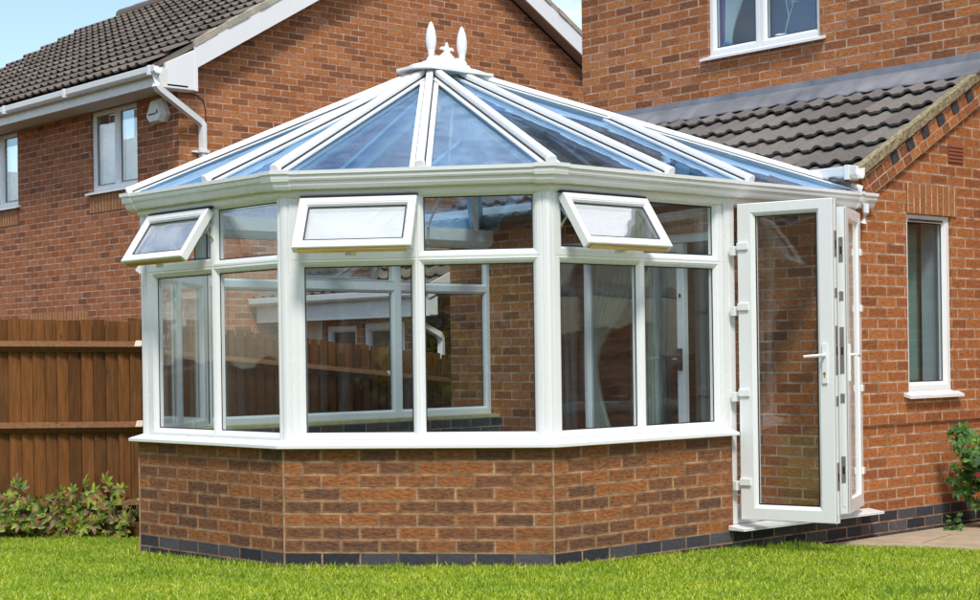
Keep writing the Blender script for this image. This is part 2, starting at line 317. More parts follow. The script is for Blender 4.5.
def wallmesh(mb, pl, z0, z1, th, holes=(), s0=0, s1=None, u0=0, top=None, ends=True):
    """brick wall between s0..s1 with rectangular holes (a,b,c,d) = s range, z range; UV in metres"""
    if s1 is None: s1 = pl.L
    xs = sorted({s0, s1, *[h[0] for h in holes], *[h[1] for h in holes]}); zs = sorted({z0, z1, *[h[2] for h in holes], *[h[3] for h in holes]})
    inh = lambda a, b: any(h[0] < a < h[1] and h[2] < b < h[3] for h in holes)
    for a, b in zip(xs, xs[1:]):
        for c, d in zip(zs, zs[1:]):
            if inh((a + b) / 2, (c + d) / 2): continue
            for o in (0, -th):
                mb.face([pl(a, c, o), pl(b, c, o), pl(b, d, o), pl(a, d, o)], [(a + u0, c), (b + u0, c), (b + u0, d), (a + u0, d)])
    for (a, b, c, d) in holes:
        for x in (a, b): mb.face([pl(x, c, 0), pl(x, c, -th), pl(x, d, -th), pl(x, d, 0)], [(0, c), (th, c), (th, d), (0, d)])
        for z in (c, d): mb.face([pl(a, z, 0), pl(b, z, 0), pl(b, z, -th), pl(a, z, -th)], [(a, 0), (b, 0), (b, th), (a, th)])
    if ends:
        for x in (s0, s1): mb.face([pl(x, z0, 0), pl(x, z0, -th), pl(x, z1, -th), pl(x, z1, 0)], [(0, z0), (th, z0), (th, z1), (0, z1)])
        mb.face([pl(s0, z1, 0), pl(s1, z1, 0), pl(s1, z1, -th), pl(s0, z1, -th)], [(s0, 0), (s1, 0), (s1, th), (s0, th)])
def ring(mb, pl, outer, inner, depth=.07, o0=0, bev=.018, rec=.03):
    """mitred window frame: outer rect (s0,s1,z0,z1), inner glass rect; front face at o0, glass seat at o0-rec"""
    def rect(r, e, o): return [pl(r[0] - e, r[2] - e, o), pl(r[1] + e, r[2] - e, o), pl(r[1] + e, r[3] + e, o), pl(r[0] - e, r[3] + e, o)]
    loops = [rect(outer, 0, o0 - depth), rect(outer, 0, o0 - .004), rect(outer, -.004, o0), rect(inner, bev + .010, o0), rect(inner, bev + .004, o0 - .005), rect(inner, bev, o0 - .006), rect(inner, .004, o0 - rec * .75), rect(inner, 0, o0 - rec), rect(inner, 0, o0 - rec - .024), rect(inner, .004, o0 - rec - .026), rect(inner, bev, o0 - depth)]
    for A_, B_ in zip(loops, loops[1:] + loops[:1]):
        for k in range(4): mb.face([A_[k], A_[(k + 1) % 4], B_[(k + 1) % 4], B_[k]])
def pane(pl, inner, o, mat='glass', parent=None, name='pane', th=.02):
    mb = MB(); e = .003; a, b, c, d = inner; mb.box(pl(a - e, c - e, o - th), pl.t * (b - a + 2 * e), pl.n * th, Vector((0, 0, d - c + 2 * e))); return mb.build(name, mat, parent)
def gask(mb, pl, inner, o, w=.005):   # dark rubber line round the glass
    a, b, c, d = inner
    for (x0, x1, z0, z1) in ((a, b, c, c + w), (a, b, d - w, d), (a, a + w, c + w, d - w), (b - w, b, c + w, d - w)): mb.box(pl(x0, z0, o - .001), pl.t * (x1 - x0), pl.n * .004, getattr(pl, 'up', Vector((0, 0, 1))) * (z1 - z0))
def sweep(mb, path, prof, closed=False, caps=True):
    """path: 2D points, outward side is to the right of travel; prof: (offset outward, z)"""
    path = [Vector((p[0], p[1])) for p in path]; n = len(path); ring_ = []
    for k in range(n):
        ns = []
        if k > 0: d = (path[k] - path[k - 1]).normalized(); ns.append(Vector((d.y, -d.x)))
        if k < n - 1: d = (path[k + 1] - path[k]).normalized(); ns.append(Vector((d.y, -d.x)))
        m = ns[0] if len(ns) == 1 else (ns[0] + ns[1]).normalized(); sc = 1 if len(ns) == 1 else 1 / max(.3, m.dot(ns[0]))
        i = len(mb.v); mb.v += [(path[k].x + m.x * o * sc, path[k].y + m.y * o * sc, z) for o, z in prof]; ring_.append(i)
    np_ = len(prof)
    for a, b in zip(ring_, ring_[1:]):
        for q in range(np_): mb.f.append((a + q, b + q, b + (q + 1) % np_, a + (q + 1) % np_)); mb.uv += [(0, 0)] * 4
    if caps:
        mb.f.append(tuple(range(ring_[0], ring_[0] + np_))); mb.uv += [(0, 0)] * np_
        mb.f.append(tuple(range(ring_[-1], ring_[-1] + np_))[::-1]); mb.uv += [(0, 0)] * np_

# ------------------------------------------------------------------ ground
GZ = -.20
def dep(x, y): return (x - CAM.x) * _w.x + (y - CAM.y) * _w.y
def GH(x, y): return -.095 - .040 * (max(dep(x, y), 6.5) - 9.3)      # lawn falls gently towards the fence
def clip_poly(poly, d0, keep_far):
    out_ = []
    for (a, b) in zip(poly, poly[1:] + poly[:1]):
        da, db = dep(*a) - d0, dep(*b) - d0; ia, ib = (da >= 0) == keep_far, (db >= 0) == keep_far
        if ia: out_.append(a)
        if ia != ib: t = da / (da - db); out_.append((a[0] + (b[0] - a[0]) * t, a[1] + (b[1] - a[1]) * t))
    return out_
g = MB(); g.face([(-900, -900, GZ - .06), (900, -900, GZ - .06), (900, 900, GZ - .06), (-900, 900, GZ - .06)]); tag(g.build('ground', 'soil', fix=False), kind='structure')
LAWN = [(-5.15, -4.05), (-4.45, -3.35), (-4.2, -3.1), (-3.9, -2.95), (-2.79, -3.99), (-1.21, -3.945), (0, -2.94), (0, -.69), (9, 1.56), (9, -13), (-9, -13), (-9, -7.9)]
g = MB()
for far in (True, False):
    pl_ = clip_poly(LAWN, 6.5, far); g.prism([Vector((x, y, GH(x, y) - .03)) for x, y in pl_], (0, 0, .03))
lawn = tag(g.build('lawn', 'lawn'), kind='structure')
g = MB(); g.prism([Vector((x, y, GZ - .05)) for x, y in ((-4.3, -3.2), (-2.7, -3.9), (-1.2, -3.8), (-.1, -2.8), (-.1, -.3), (-.1, .0), (-4.5, 0))], (0, 0, .022)); tag(g.build('soil_bed', 'soil'), kind='structure')
g = MB(); pp = [(.02, -.66), (9, 1.60), (9, 1.62), (3.2, 1.66), (.02, 1.66)]
i0 = [Vector((x, y, -.215)) for x, y in pp]; g.prism(i0, (0, 0, .047)); g.uv = [(g.v[k][0] * .97 + g.v[k][1] * .24, g.v[k][1] * .97 - g.v[k][0] * .24 + .06) for f in g.f for k in f]
tag(g.build('path', 'slab'), kind='structure')

# grass blades
def inpoly(x, y, poly):
    c = False; j = len(poly) - 1
    for i in range(len(poly)):
        xi, yi = poly[i]; xj, yj = poly[j]
        if (yi > y) != (yj > y) and x < (xj - xi) * (y - yi) / (yj - yi) + xi: c = not c
        j = i
    return c
def grass():
    v = []; f = []; n = 0
    target = 250000; cx, cy = CAM.x, CAM.y
    while n < target:
        # sample in camera wedge with a margin each side
        dpt = 7.2 + 7.3 * (R.random() ** .92); lat = (R.random() - .5) * .82 * dpt
        p = CAM + _w * dpt + _r * lat; x, y = p.x, p.y
        if not inpoly(x, y, LAWN): continue
        n += 1
        GZ = GH(x, y); cl = math.sin(x * 5.1 + 1.3 * math.sin(y * 3.7)) * math.cos(y * 4.3 + x) * .5 + .5
        h = R.uniform(.012, .032) * (.65 + .6 * cl); w = R.uniform(.0016, .0032); a = R.uniform(0, 6.283); b = R.uniform(0, 6.283); ln = R.uniform(.1, .95) * h
        dx, dy = math.cos(a) * w, math.sin(a) * w; lx, ly = math.cos(b) * ln, math.sin(b) * ln; i = len(v)
        v += [(x - dx, y - dy, GZ), (x + dx, y + dy, GZ), (x + dx * .8 + lx * .35, y + dy * .8 + ly * .35, GZ + h * .6), (x - dx * .8 + lx * .35, y - dy * .8 + ly * .35, GZ + h * .6), (x + lx, y + ly, GZ + h)]
        f += [(i, i + 1, i + 2, i + 3), (i + 3, i + 2, i + 4)]
    # taller wisps against the walls
    edge = [((-2.79, -4.0), (-1.21, -3.95)), ((-1.21, -3.95), (0, -2.94)), ((0, -2.94), (0, -.75)), ((-5.1, -3.98), (-4.4, -3.25)), ((-3.85, -2.95), (-2.8, -4.02))]
    for P, Q in edge:
        pl = Plane(P, Q)
        for k in range(int(pl.L * 900)):
            q = pl(R.random() * pl.L, 0, .02 + abs(R.gauss(0, .06))); h = R.uniform(.02, .06) * (.6 + .4 * R.random()); a = R.uniform(0, 6.283); w = .0028; ln = R.uniform(.1, .7) * h; b = R.uniform(0, 6.28); i = len(v)
            dx, dy = math.cos(a) * w, math.sin(a) * w; lx, ly = math.cos(b) * ln, math.sin(b) * ln
            GZ = GH(q.x, q.y)
            v += [(q.x - dx, q.y - dy, GZ - .01), (q.x + dx, q.y + dy, GZ - .01), (q.x + dx + lx * .35, q.y + dy + ly * .35, GZ + h * .6), (q.x - dx + lx * .35, q.y - dy + ly * .35, GZ + h * .6), (q.x + lx, q.y + ly, GZ + h)]
            f += [(i, i + 1, i + 2, i + 3), (i + 3, i + 2, i + 4)]
    me = bpy.data.meshes.new('grass'); me.from_pydata(v, [], f); me.materials.append(M['grass']); o = bpy.data.objects.new('grass', me); COL.objects.link(o)
    tag(o, 'short bright green lawn grass in front of the conservatory', 'grass', kind='stuff')
grass()

# ================================================================== CONSERVATORY
A = Vector((-2.785, -3.994)); B = Vector((-1.2107, -3.9484)); C = Vector((0, -2.941)); D = Vector((0, -1.366)); E_ = Vector((0, 0))
A2 = Vector((-3.9, -2.88)); G = Vector((-3.9, 0))
cons = thing('conservatory', (-1.9, -2, GZ), 'white framed conservatory with blue glass roof on low brick walls', 'conservatory')
PATH = [G, A2, A, B, C, D]
WI = -.03                                     # window face sits 30 mm behind the brick face
def off_path(path, o):
    mb = MB(); sweep(mb, path, [(o, 0)], caps=False); return [Vector(p[:2]) for p in mb.v]
# dwarf wall : outer skin split in red rustic brick and blue plinth
mb = MB(); mbp = MB(); mbi = MB()
def uvsign(k): return {2: 0, 3: 0, 4: 0}
for k in range(5):
    P, Q = PATH[k], PATH[k + 1]; pl = Plane(P, Q); u0 = 0 if k in (3, 4) else -pl.L
    z1 = .60
    ic = off_path(PATH, -.12)
    a, b = ic[k], ic[k + 1]
    for m_, za, zb in ((mb, 0, z1), (mbp, -.32, 0)):
        m_.face([pl(0, za), pl(pl.L, za), pl(pl.L, zb), pl(0, zb)], [(u0, za), (u0 + pl.L, za), (u0 + pl.L, zb), (u0, zb)])
        m_.face([(b.x, b.y, za), (a.x, a.y, za), (a.x, a.y, zb), (b.x, b.y, zb)], [(0, za), (pl.L, za), (pl.L, zb), (0, zb)])
    mb.face([pl(0, z1), pl(pl.L, z1), (b.x, b.y, z1), (a.x, a.y, z1)], [(0, 0), (pl.L, 0), (pl.L, .1), (0, .1)])
    if k == 4:
        for m_, za, zb in ((mb, 0, z1), (mbp, -.32, 0)): m_.face([pl(pl.L, za), (b.x, b.y, za), (b.x, b.y, zb), pl(pl.L, zb)], [(0, za), (.12, za), (.12, zb), (0, zb)])
dw = mb.build('dwarf_wall', 'brick_d', cons, fix=False)
for P_ in (A2, A, B, C):
    m = MB(); m.tube([Vector((P_.x, P_.y, -.30)), Vector((P_.x, P_.y, .598))], .006, 8); m.build('corner_joint', simple('corner_mortar', (.27, .17, .10), .95, .2, 0, (.42, .31, .21), 18), dw)
mbp.build('plinth', 'blue', dw, fix=False)
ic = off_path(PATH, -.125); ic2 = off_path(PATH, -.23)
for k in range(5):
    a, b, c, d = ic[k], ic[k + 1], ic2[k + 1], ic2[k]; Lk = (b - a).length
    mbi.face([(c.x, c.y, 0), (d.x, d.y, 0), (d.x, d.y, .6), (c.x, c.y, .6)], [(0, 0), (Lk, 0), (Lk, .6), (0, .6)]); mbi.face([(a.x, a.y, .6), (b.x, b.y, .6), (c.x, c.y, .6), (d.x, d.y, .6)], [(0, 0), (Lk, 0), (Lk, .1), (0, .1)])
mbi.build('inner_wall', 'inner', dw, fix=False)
# blue bricks below the door
pld = Plane(D, E_)
mb = MB(); mb.face([pld(.001, -.32), pld(pld.L - .001, -.32), pld(pld.L - .001, .008), pld(.001, .008)], [(.04, -.32), (.04 + pld.L, -.32), (.04 + pld.L, .008), (.04, .008)])
mb.face([pld(0, .008), pld(pld.L, .008), pld(pld.L, .008, -.2), pld(0, .008, -.2)]); mb.build('door_plinth', 'blue', dw, fix=False)
# internal sill timber foam line
mb = MB(); sweep(mb, PATH, [(-.10, .601), (-.10, .628), (-.21, .628), (-.21, .601)]); mb.build('packing_strip', simple('foam_strip', (.50, .42, .16), .95, .1, 0, (.6, .55, .35), 16), cons)
# cill
mb = MB(); sweep(mb, PATH, [(.055, .602), (.062, .606), (.062, .622), (.05, .627), (-.02, .648), (-.10, .648), (-.10, .629), (-.02, .629), (.04, .612), (.05, .602)]); mb.build('cill', 'upvc', cons)
# cill caulk shadow gap under frame is left by geometry
# corner posts with fluting
def post(k, s_in=.05):
    P0, P1, P2 = PATH[k - 1], PATH[k], PATH[k + 1]; a = Plane(P0, P1, WI); b = Plane(P1, P2, WI)
    ip = off_path(PATH, WI)[k]; ipb = off_path(PATH, WI - .07)[k]
    pts = []
    def along(p, base, dirn, ds):
        for d, o in ds: pts.append(base + dirn * d + Vector((p.n.x, p.n.y)) * o)
    ta = Vector((a.t.x, a.t.y)); tb = Vector((b.t.x, b.t.y))
    along(a, ip, -ta, [(s_in, .0), (s_in, .006), (.038, .006), (.035, 0), (.031, 0), (.028, .006), (.006, .007)])
    along(b, ip, tb, [(.006, .007), (.028, .006), (.031, 0), (.035, 0), (.038, .006), (s_in, .006), (s_in, 0)])
    back = [ipb + tb * (s_in - .03), ipb, ipb - ta * (s_in - .03)]
    poly = [Vector((p.x, p.y, .648)) for p in pts + back]; m = MB(); m.prism(poly, (0, 0, 2.06 - .648)); m.build('corner_post', 'upvc', cons)
for k in (1, 2, 3, 4): post(k)
# facets
def facet(P, Q, lights, opening=(), sash_range=None):
    pl = Plane(P, Q, WI); mb = MB(); gk = MB(); lows = []; ups = []
    ge = lights[0][0]
    for (o0, o1, g0, g1) in lights:
        low = (o0, o1, .648, 1.695); gl = (g0, g1, .692, 1.655); ring(mb, pl, low, gl); gask(gk, pl, gl, -.028); lows.append(gl)
    for i, (o0, o1, g0, g1) in enumerate(lights):
        up = (o0, o1, 1.695, 2.075)
        if i in opening: gl = (g0 - .0, g1 + .0, 1.752, 2.03); ring(mb, pl, up, gl, bev=.006, rec=.05); ups.append(None)
        else: gl = (g0, g1, 1.738, 2.045); ring(mb, pl, up, gl); gask(gk, pl, gl, -.028); ups.append(gl)
    fr = mb.build('window_frame', 'upvc', cons); gk.build('gasket', 'gasket', fr)
    for gl in lows + [u for u in ups if u]: pane(pl, gl, -.034, 'glass', fr)
    for i in opening:
        o0, o1, g0, g1 = lights[i]; a, b = g0 - .016, g1 + .04; h = .36; phi = math.radians(34)
        if i: a, b = g0 - .03, g1 + .02
        if sash_range: a, b = sash_range
        # sash frame hinged along its top edge
        class Sash:
            t = pl.t; n = (pl.n * math.cos(phi) + Vector((0, 0, 1)) * math.sin(phi)); up = (Vector((0, 0, 1)) * math.cos(phi) - pl.n * math.sin(phi)); O = pl(0, 2.055, .052)
            def __call__(s, x, z, o=0): return s.O + s.t * x + s.up * (z - h) + s.n * o
        sp = Sash(); m = MB(); gl = (a + .056, b - .056, .060, h - .056)
        ring(m, sp, (a, b, 0, h), gl, depth=.052, o0=0, bev=.010, rec=.022); sash = m.build('casement', 'upvc', cons)
        m = MB(); x0, x1, z0, z1 = gl; e = .003
        m.hexa([sp(x0 - e, z0 - e, -.042), sp(x1 + e, z0 - e, -.042), sp(x1 + e, z0 - e, -.024), sp(x0 - e, z0 - e, -.024), sp(x0 - e, z1 + e, -.042), sp(x1 + e, z1 + e, -.042), sp(x1 + e, z1 + e, -.024), sp(x0 - e, z1 + e, -.024)]); m.build('pane', 'glasst', sash)
        m = MB(); gask(m, sp, gl, -.020, .006); 
        m.v = [tuple(v) for v in m.v]; m.build('gasket', 'gasket', sash, fix=False)
        m = MB(); p = [sp(a + .03, -.008, -.05), sp(b - .03, -.008, -.05), sp(b - .03, -.008, -.02), sp(a + .03, -.008, -.02), sp(a + .03, .002, -.05), sp(b - .03, .002, -.05), sp(b - .03, .002, -.02), sp(a + .03, .002, -.02)]; m.hexa(p); m.build('lock_strip', 'brass_and_glint', sash)  # golden reflection on chrome hardware, put into the strip's colour
        # black strip standing in for the gap shadow above the hinge; stays each side
        m = MB(); m.box(pl(a, 2.056, .003), pl.t * (b - a), pl.n * .042, Vector((0, 0, .009))); m.build('gap_shadow_strip', 'gasket', sash)
        for sx in (a + .028, b - .028):
            m = MB(); m.tube([pl(sx, 1.84, -.02), pl(sx, 1.92, .05), sp(sx, .20, -.050)], .007, 6); m.tube([pl(sx, 1.99, -.02), sp(sx, .13, -.050)], .006, 6); m.build('stay', 'metal', sash)
        m = MB(); c = (a + b) / 2; m.hexa([sp(c - .012, .0, -.085), sp(c + .012, .0, -.085), sp(c + .012, .0, -.063), sp(c - .012, .0, -.063), sp(c - .012, .03, -.085), sp(c + .012, .03, -.085), sp(c + .012, .03, -.063), sp(c - .012, .03, -.063)]); m.hexa([sp(c - .05, .004, -.1), sp(c + .012, .004, -.1), sp(c + .012, .004, -.085), sp(c - .05, .004, -.085), sp(c - .05, .022, -.1), sp(c + .012, .022, -.1), sp(c + .012, .022, -.085), sp(c - .05, .022, -.085)]); m.build('handle', 'upvc', sash)
        # gasket round the open frame rebate
        m = MB(); gask(m, pl, (g0, g1, 1.752, 2.03), -.012, .006); m.build('rebate_gasket', 'gasket', fr)
    return fr
LT = [(.05, .801, .129, .763), (.801, 1.525, .839, 1.471)]
facet(A, B, [(.05, .835, .165, .795), (.835, 1.525, .872, 1.478)], (0,), (.175, .868)); facet(B, C, LT, (0,), (.125, .815)); facet(C, D, [(.05, .801, .129, .763), (.801, 1.545, .839, 1.471)], (0,), (.09, .795)); facet(A2, A, LT, (0,))
plg = Plane(G, A2, WI); YB1, YB2 = -1.01, -2.03
w3 = (plg.L - .05) / 3
sb = [0, -YB1, -YB2, plg.L - .05]
facet(G, A2, [(a, b, a + .05, b - .05) for a, b in zip(sb, sb[1:])], (1,))
# head beam and gutter
PE = PATH + [E_]
mb = MB(); sweep(mb, PE, [(-.022, 2.06), (-.008, 2.075), (-.008, 2.185), (.05, 2.2), (-.16, 2.2), (-.16, 2.10), (-.13, 2.06)]); mb.build('eaves_beam', 'upvc', cons)
GUT = [(-.006, 2.108), (.040, 2.102), (.060, 2.108), (.074, 2.124), (.078, 2.142), (.078, 2.149), (.096, 2.150), (.104, 2.160), (.106, 2.178), (.104, 2.183), (.120, 2.184), (.122, 2.205), (.112, 2.206), (.108, 2.190), (.02, 2.180), (-.006, 2.186)]
GP = [Vector((-4.0, .02)), A2 + Vector((-.0, 0)), A, B, C, Vector((0, .13))]
GP[0] = Vector((-3.9, .02)); GUT = [(o * .76 if o > 0 else o, z) for o, z in GUT]
mb = MB(); sweep(mb, GP, GUT); gut = mb.build('gutter', 'upvc', cons)
for k in (1, 2, 3, 4):
    P0, P1, P2 = GP[k - 1], GP[k], GP[k + 1]; a = P1 + (P0 - P1).normalized() * .075; b = P1 + (P2 - P1).normalized() * .075
    mb = MB(); sweep(mb, [a, P1, b], [(o + (.005 if o > 0 else 0), z - (.005 if z < 2.16 else -.004)) for o, z in GUT]); mb.build('gutter_corner', 'upvc', gut)
mb = MB(); sweep(mb, [Vector((0, -.07)), Vector((0, -.035))], [(o + (.006 if o > 0 else 0), z - (.006 if z < 2.16 else -.006)) for o, z in GUT]); mb.build('gutter_union', 'upvc', gut)
# ---- roof
EO, EZ = .012, 2.215
RZ = 3.085
ep = off_path([G, A2, A, B, C, E_], EO); eG, eA2, eA, eB, eC, eE = [Vector((p.x, p.y, EZ)) for p in ep]
eE.y = -.03; eG.y = -.03
R1 = Vector((-1.95, -2.17, RZ)); R2 = Vector((-1.95, -1.89, RZ))
def lerp(a, b, t): return a + (b - a) * t
def hipat(y, e):    # point on rear hip at given y
    t = (y - e.y) / (R2.y - e.y); return lerp(e, R2, t)
def roofpane(pts):
    n = (pts[1] - pts[0]).cross(pts[-1] - pts[0]).normalized()
    if n.z < 0: n = -n
    mb = MB(); c = sum(pts, Vector()) / len(pts); mb.prism([p - n * .02 for p in pts], n * .016); mb.build('roof_pane', 'glassr', cons)
def bar(P, Q, n, trim=.0, label=None):
    """white glazing bar with flange, black seal and capped lower end; n = up direction"""
    d = (Q - P).normalized(); s = d.cross(n).normalized(); n = s.cross(d).normalized(); P = P - d * .025; Q = Q - d * trim
    def sec(pts, a, b): m.prism([a + s * x + n * h for x, h in pts], b - a)
    m = MB(); sec([(-.062, -.004), (.062, -.004), (.062, .006), (-.062, .006)], P + d * .02, Q); sec([(-.024, .012), (.024, .012), (.024, .04), (.018, .05), (-.018, .05), (-.024, .04)], P, Q)
    sec([(-.02, -.10), (.02, -.10), (.03, -.005), (-.03, -.005)], P + d * .09, Q)
    o = m.build('glazing_bar', 'upvc', cons)
    m = MB(); sec([(-.031, .007), (.031, .007), (.031, .016), (-.031, .016)], P + d * .02, Q); m.build('bar_seal', 'gasket', o)
    m = MB(); prof = [(-.029, -.03), (.029, -.03), (.029, .03), (.024, .046), (.012, .053), (-.012, .053), (-.024, .046), (-.029, .03)]
    m.prism([P - d * .012 + s * x + n * h for x, h in prof], d * .045); m.build('end_cap', 'upvc', o, bevel=.008)
up = Vector((0, 0, 1))
def mid(a, b, t=.5): return lerp(a, b, t)
def nrm(a, b, c):
    n = (b - a).cross(c - a).normalized(); return n if n.z > 0 else -n
m1 = mid(eA, eB, .56); m2 = mid(eB, eC, .53); m0 = mid(eA2, eA, .5)
p1 = Vector((eE.x, -1.96, EZ)); p2 = Vector((eE.x, -1.20, EZ)); q1 = Vector((eG.x, -1.96, EZ)); q2 = Vector((eG.x, -1.20, EZ))
Rm = Vector((-1.95, -1.96, RZ)); h2 = hipat(-1.20, eE); k2 = hipat(-1.20, eG)
for pts in ([eA, m1, R1], [m1, eB, R1], [eB, m2, R1], [m2, eC, R1], [eC, p1, Rm, R1], [p1, p2, h2, R2, Rm], [p2, eE, h2], [eE, eG, R2], [eG, q2, k2], [q2, q1, Rm, R2, k2], [q1, eA2, R1, Rm], [eA2, m0, R1], [m0, eA, R1]): roofpane(pts)
nF1 = nrm(eA, eB, R1); nF2 = nrm(eB, eC, R1); nF3 = nrm(eC, eE, R1); nF0 = nrm(eA2, eA, R1); nFL = nrm(eG, eA2, R1); nB = nrm(eE, eG, R2)
for P, Q, n in ((eA, R1, nF0 + nF1), (eB, R1, nF1 + nF2), (eC, R1, nF2 + nF3), (eA2, R1, nFL + nF0), (eE, R2, nF3 + nB), (eG, R2, nB + nFL)): bar(P, Q, n.normalized(), .1)
for P, Q, n, tr in ((m1, R1, nF1, .12), (m2, R1, nF2, .12), (m0, R1, nF0, .12), (p1, Rm, nF3, .08), (p2, h2, nF3, .03), (q1, Rm, nFL, .08), (q2, k2, nFL, .03), (mid(eE, eG), R2, nB, .12)): bar(P, Q, n, tr)
# ridge with finials and cresting
def tier(y0, y1, hw, z0, z1, k=1.0, cx=-1.95):
    c = .45; pts = [(-hw, y0 + hw * c), (-hw * (1 - c), y0), (hw * (1 - c), y0), (hw, y0 + hw * c), (hw, y1 - hw * c), (hw * (1 - c), y1), (-hw * (1 - c), y1), (-hw, y1 - hw * c)]; ym = (y0 + y1) / 2
    lo = [Vector((cx + x, y, z0)) for x, y in pts]; hi = [Vector((cx + x * k, ym + (y - ym) * (1 - (1 - k) * .35), z1)) for x, y in pts]; n = 8
    for q in range(n): mb.face([lo[q], lo[(q + 1) % n], hi[(q + 1) % n], hi[q]])
    mb.face(hi); mb.face(lo[::-1])
mb = MB(); tier(-2.40, -1.67, .17, RZ - .010, RZ + .008); tier(-2.36, -1.71, .155, RZ + .0085, RZ + .045, .45); tier(-2.24, -1.82, .05, RZ + .0455, RZ + .07, .8)
rid = mb.build('ridge', 'upvc', cons, bevel=.004)
FIN = [(.034, 0), (.036, .03), (.026, .045), (.018, .058), (.026, .072), (.021, .08), (.028, .10), (.036, .14), (.037, .18), (.030, .23), (.018, .265), (.006, .29), (.001, .285)]
for y in (-2.165, -1.885):
    mb = MB(); mb.lathe((-1.95, y, RZ + .055), FIN, 16); mb.build('finial', 'upvc', rid, smooth=True)
cr = [(-2.15, .0), (-1.90, .0), (-1.90, .055), (-1.935, .058), (-1.955, .05), (-1.98, .075), (-2.005, .10), (-1.985, .118), (-1.968, .108), (-1.965, .126), (-1.985, .138), (-2.005, .132), (-2.014, .15), (-2.025, .178), (-2.036, .15), (-2.045, .132), (-2.065, .138), (-2.085, .126), (-2.082, .108), (-2.065, .118), (-2.045, .10), (-2.07, .075), (-2.095, .05), (-2.115, .058), (-2.15, .055)]
mb = MB(); mb.prism([Vector((-1.957, y, RZ + .07 + z * .85)) for y, z in cr], (.014, 0, 0)); mb.build('cresting', 'upvc', rid)
# tie rods and boss inside the roof
cen = Vector((-1.95, -2.03, 2.36))
mb = MB(); mb.tube([cen - Vector((0, 0, .03)), cen + Vector((0, 0, .03))], .035, 12); mb.tube([cen + Vector((.02, -.028, 0)), cen + Vector((.04, -.055, 0))], .05, 18)
for e in (eA2, eB, eC, Vector((eE.x, -.6, EZ)), Vector((eG.x, -.6, EZ))): mb.tube([cen, Vector((e.x, e.y, 2.2)) + (cen - e).normalized() * .1], .011, 6)
mb.tube([cen, Rm], .011, 6); mb.build('tie_bar', 'upvc', cons)
mb = MB(); mb.tube([R1 + Vector((.02, -.06, -.06)), R1 + Vector((.03, -.10, -.13)), R1 + Vector((.03, -.11, -.20))], [.035, .03, .004], 10)
mb.build('internal_finial', 'upvc', rid, smooth=True)
# floor
mb = MB(); mb.prism([Vector((p.x, p.y, -.12)) for p in off_path([G, A2, A, B, C, E_], -.24)], (0, 0, .12)); mb.build('floor', 'floor', cons)
# ---- doorway
plD = Plane(D, E_, -.01); DL = plD.L
mb = MB()
fo = (.006, DL - .004, .036, 2.10)
mb.box(plD(0.006, .036, -.08), plD.t * .055, plD.n * .08, Vector((0, 0, 2.06))); mb.box(plD(DL - .059, .036, -.08), plD.t * .055, plD.n * .08, Vector((0, 0, 2.06))); mb.box(plD(.061, 2.065, -.08), plD.t * (DL - .12), plD.n * .078, Vector((0, 0, .032))); mb.box(plD(.061, .036, -.08), plD.t * (DL - .12), plD.n * .075, Vector((0, 0, .026)))
dfr = mb.build('door_frame', 'upvc', cons, bevel=.004)
mb = MB(); mb.box(plD(-.045, .004, -.07), plD.t * (DL + .14), plD.n * .205, Vector((0, 0, .016))); mb.prism([plD(-.045, .012, .135), plD(-.045, .02, .135), plD(-.045, .036, -.0), plD(-.045, .02, 0)], plD.t * (DL + .14)); mb.build('door_cill', 'upvc', dfr, bevel=.003)
mb = MB()
for (a, b) in ((-.03, .006),): mb.box(plD(a, .60, -.075), plD.t * (b - a), plD.n * .07, Vector((0, 0, 1.49)))
mb.build('frame_joint', 'upvc', dfr)
mb = MB(); mb.box(plD(-.012, .036, -.06), plD.t * .012, plD.n * .058, Vector((0, 0, .56))); mb.build('frame_edge', 'upvc', dfr)
class Leaf(Plane):
    def __init__(s, H, d):
        s.P = Vector((H[0], H[1], 0)); s.t = Vector((d[0], d[1], 0)).normalized(); s.n = Vector((s.t.y, -s.t.x, 0)); s.L = .63
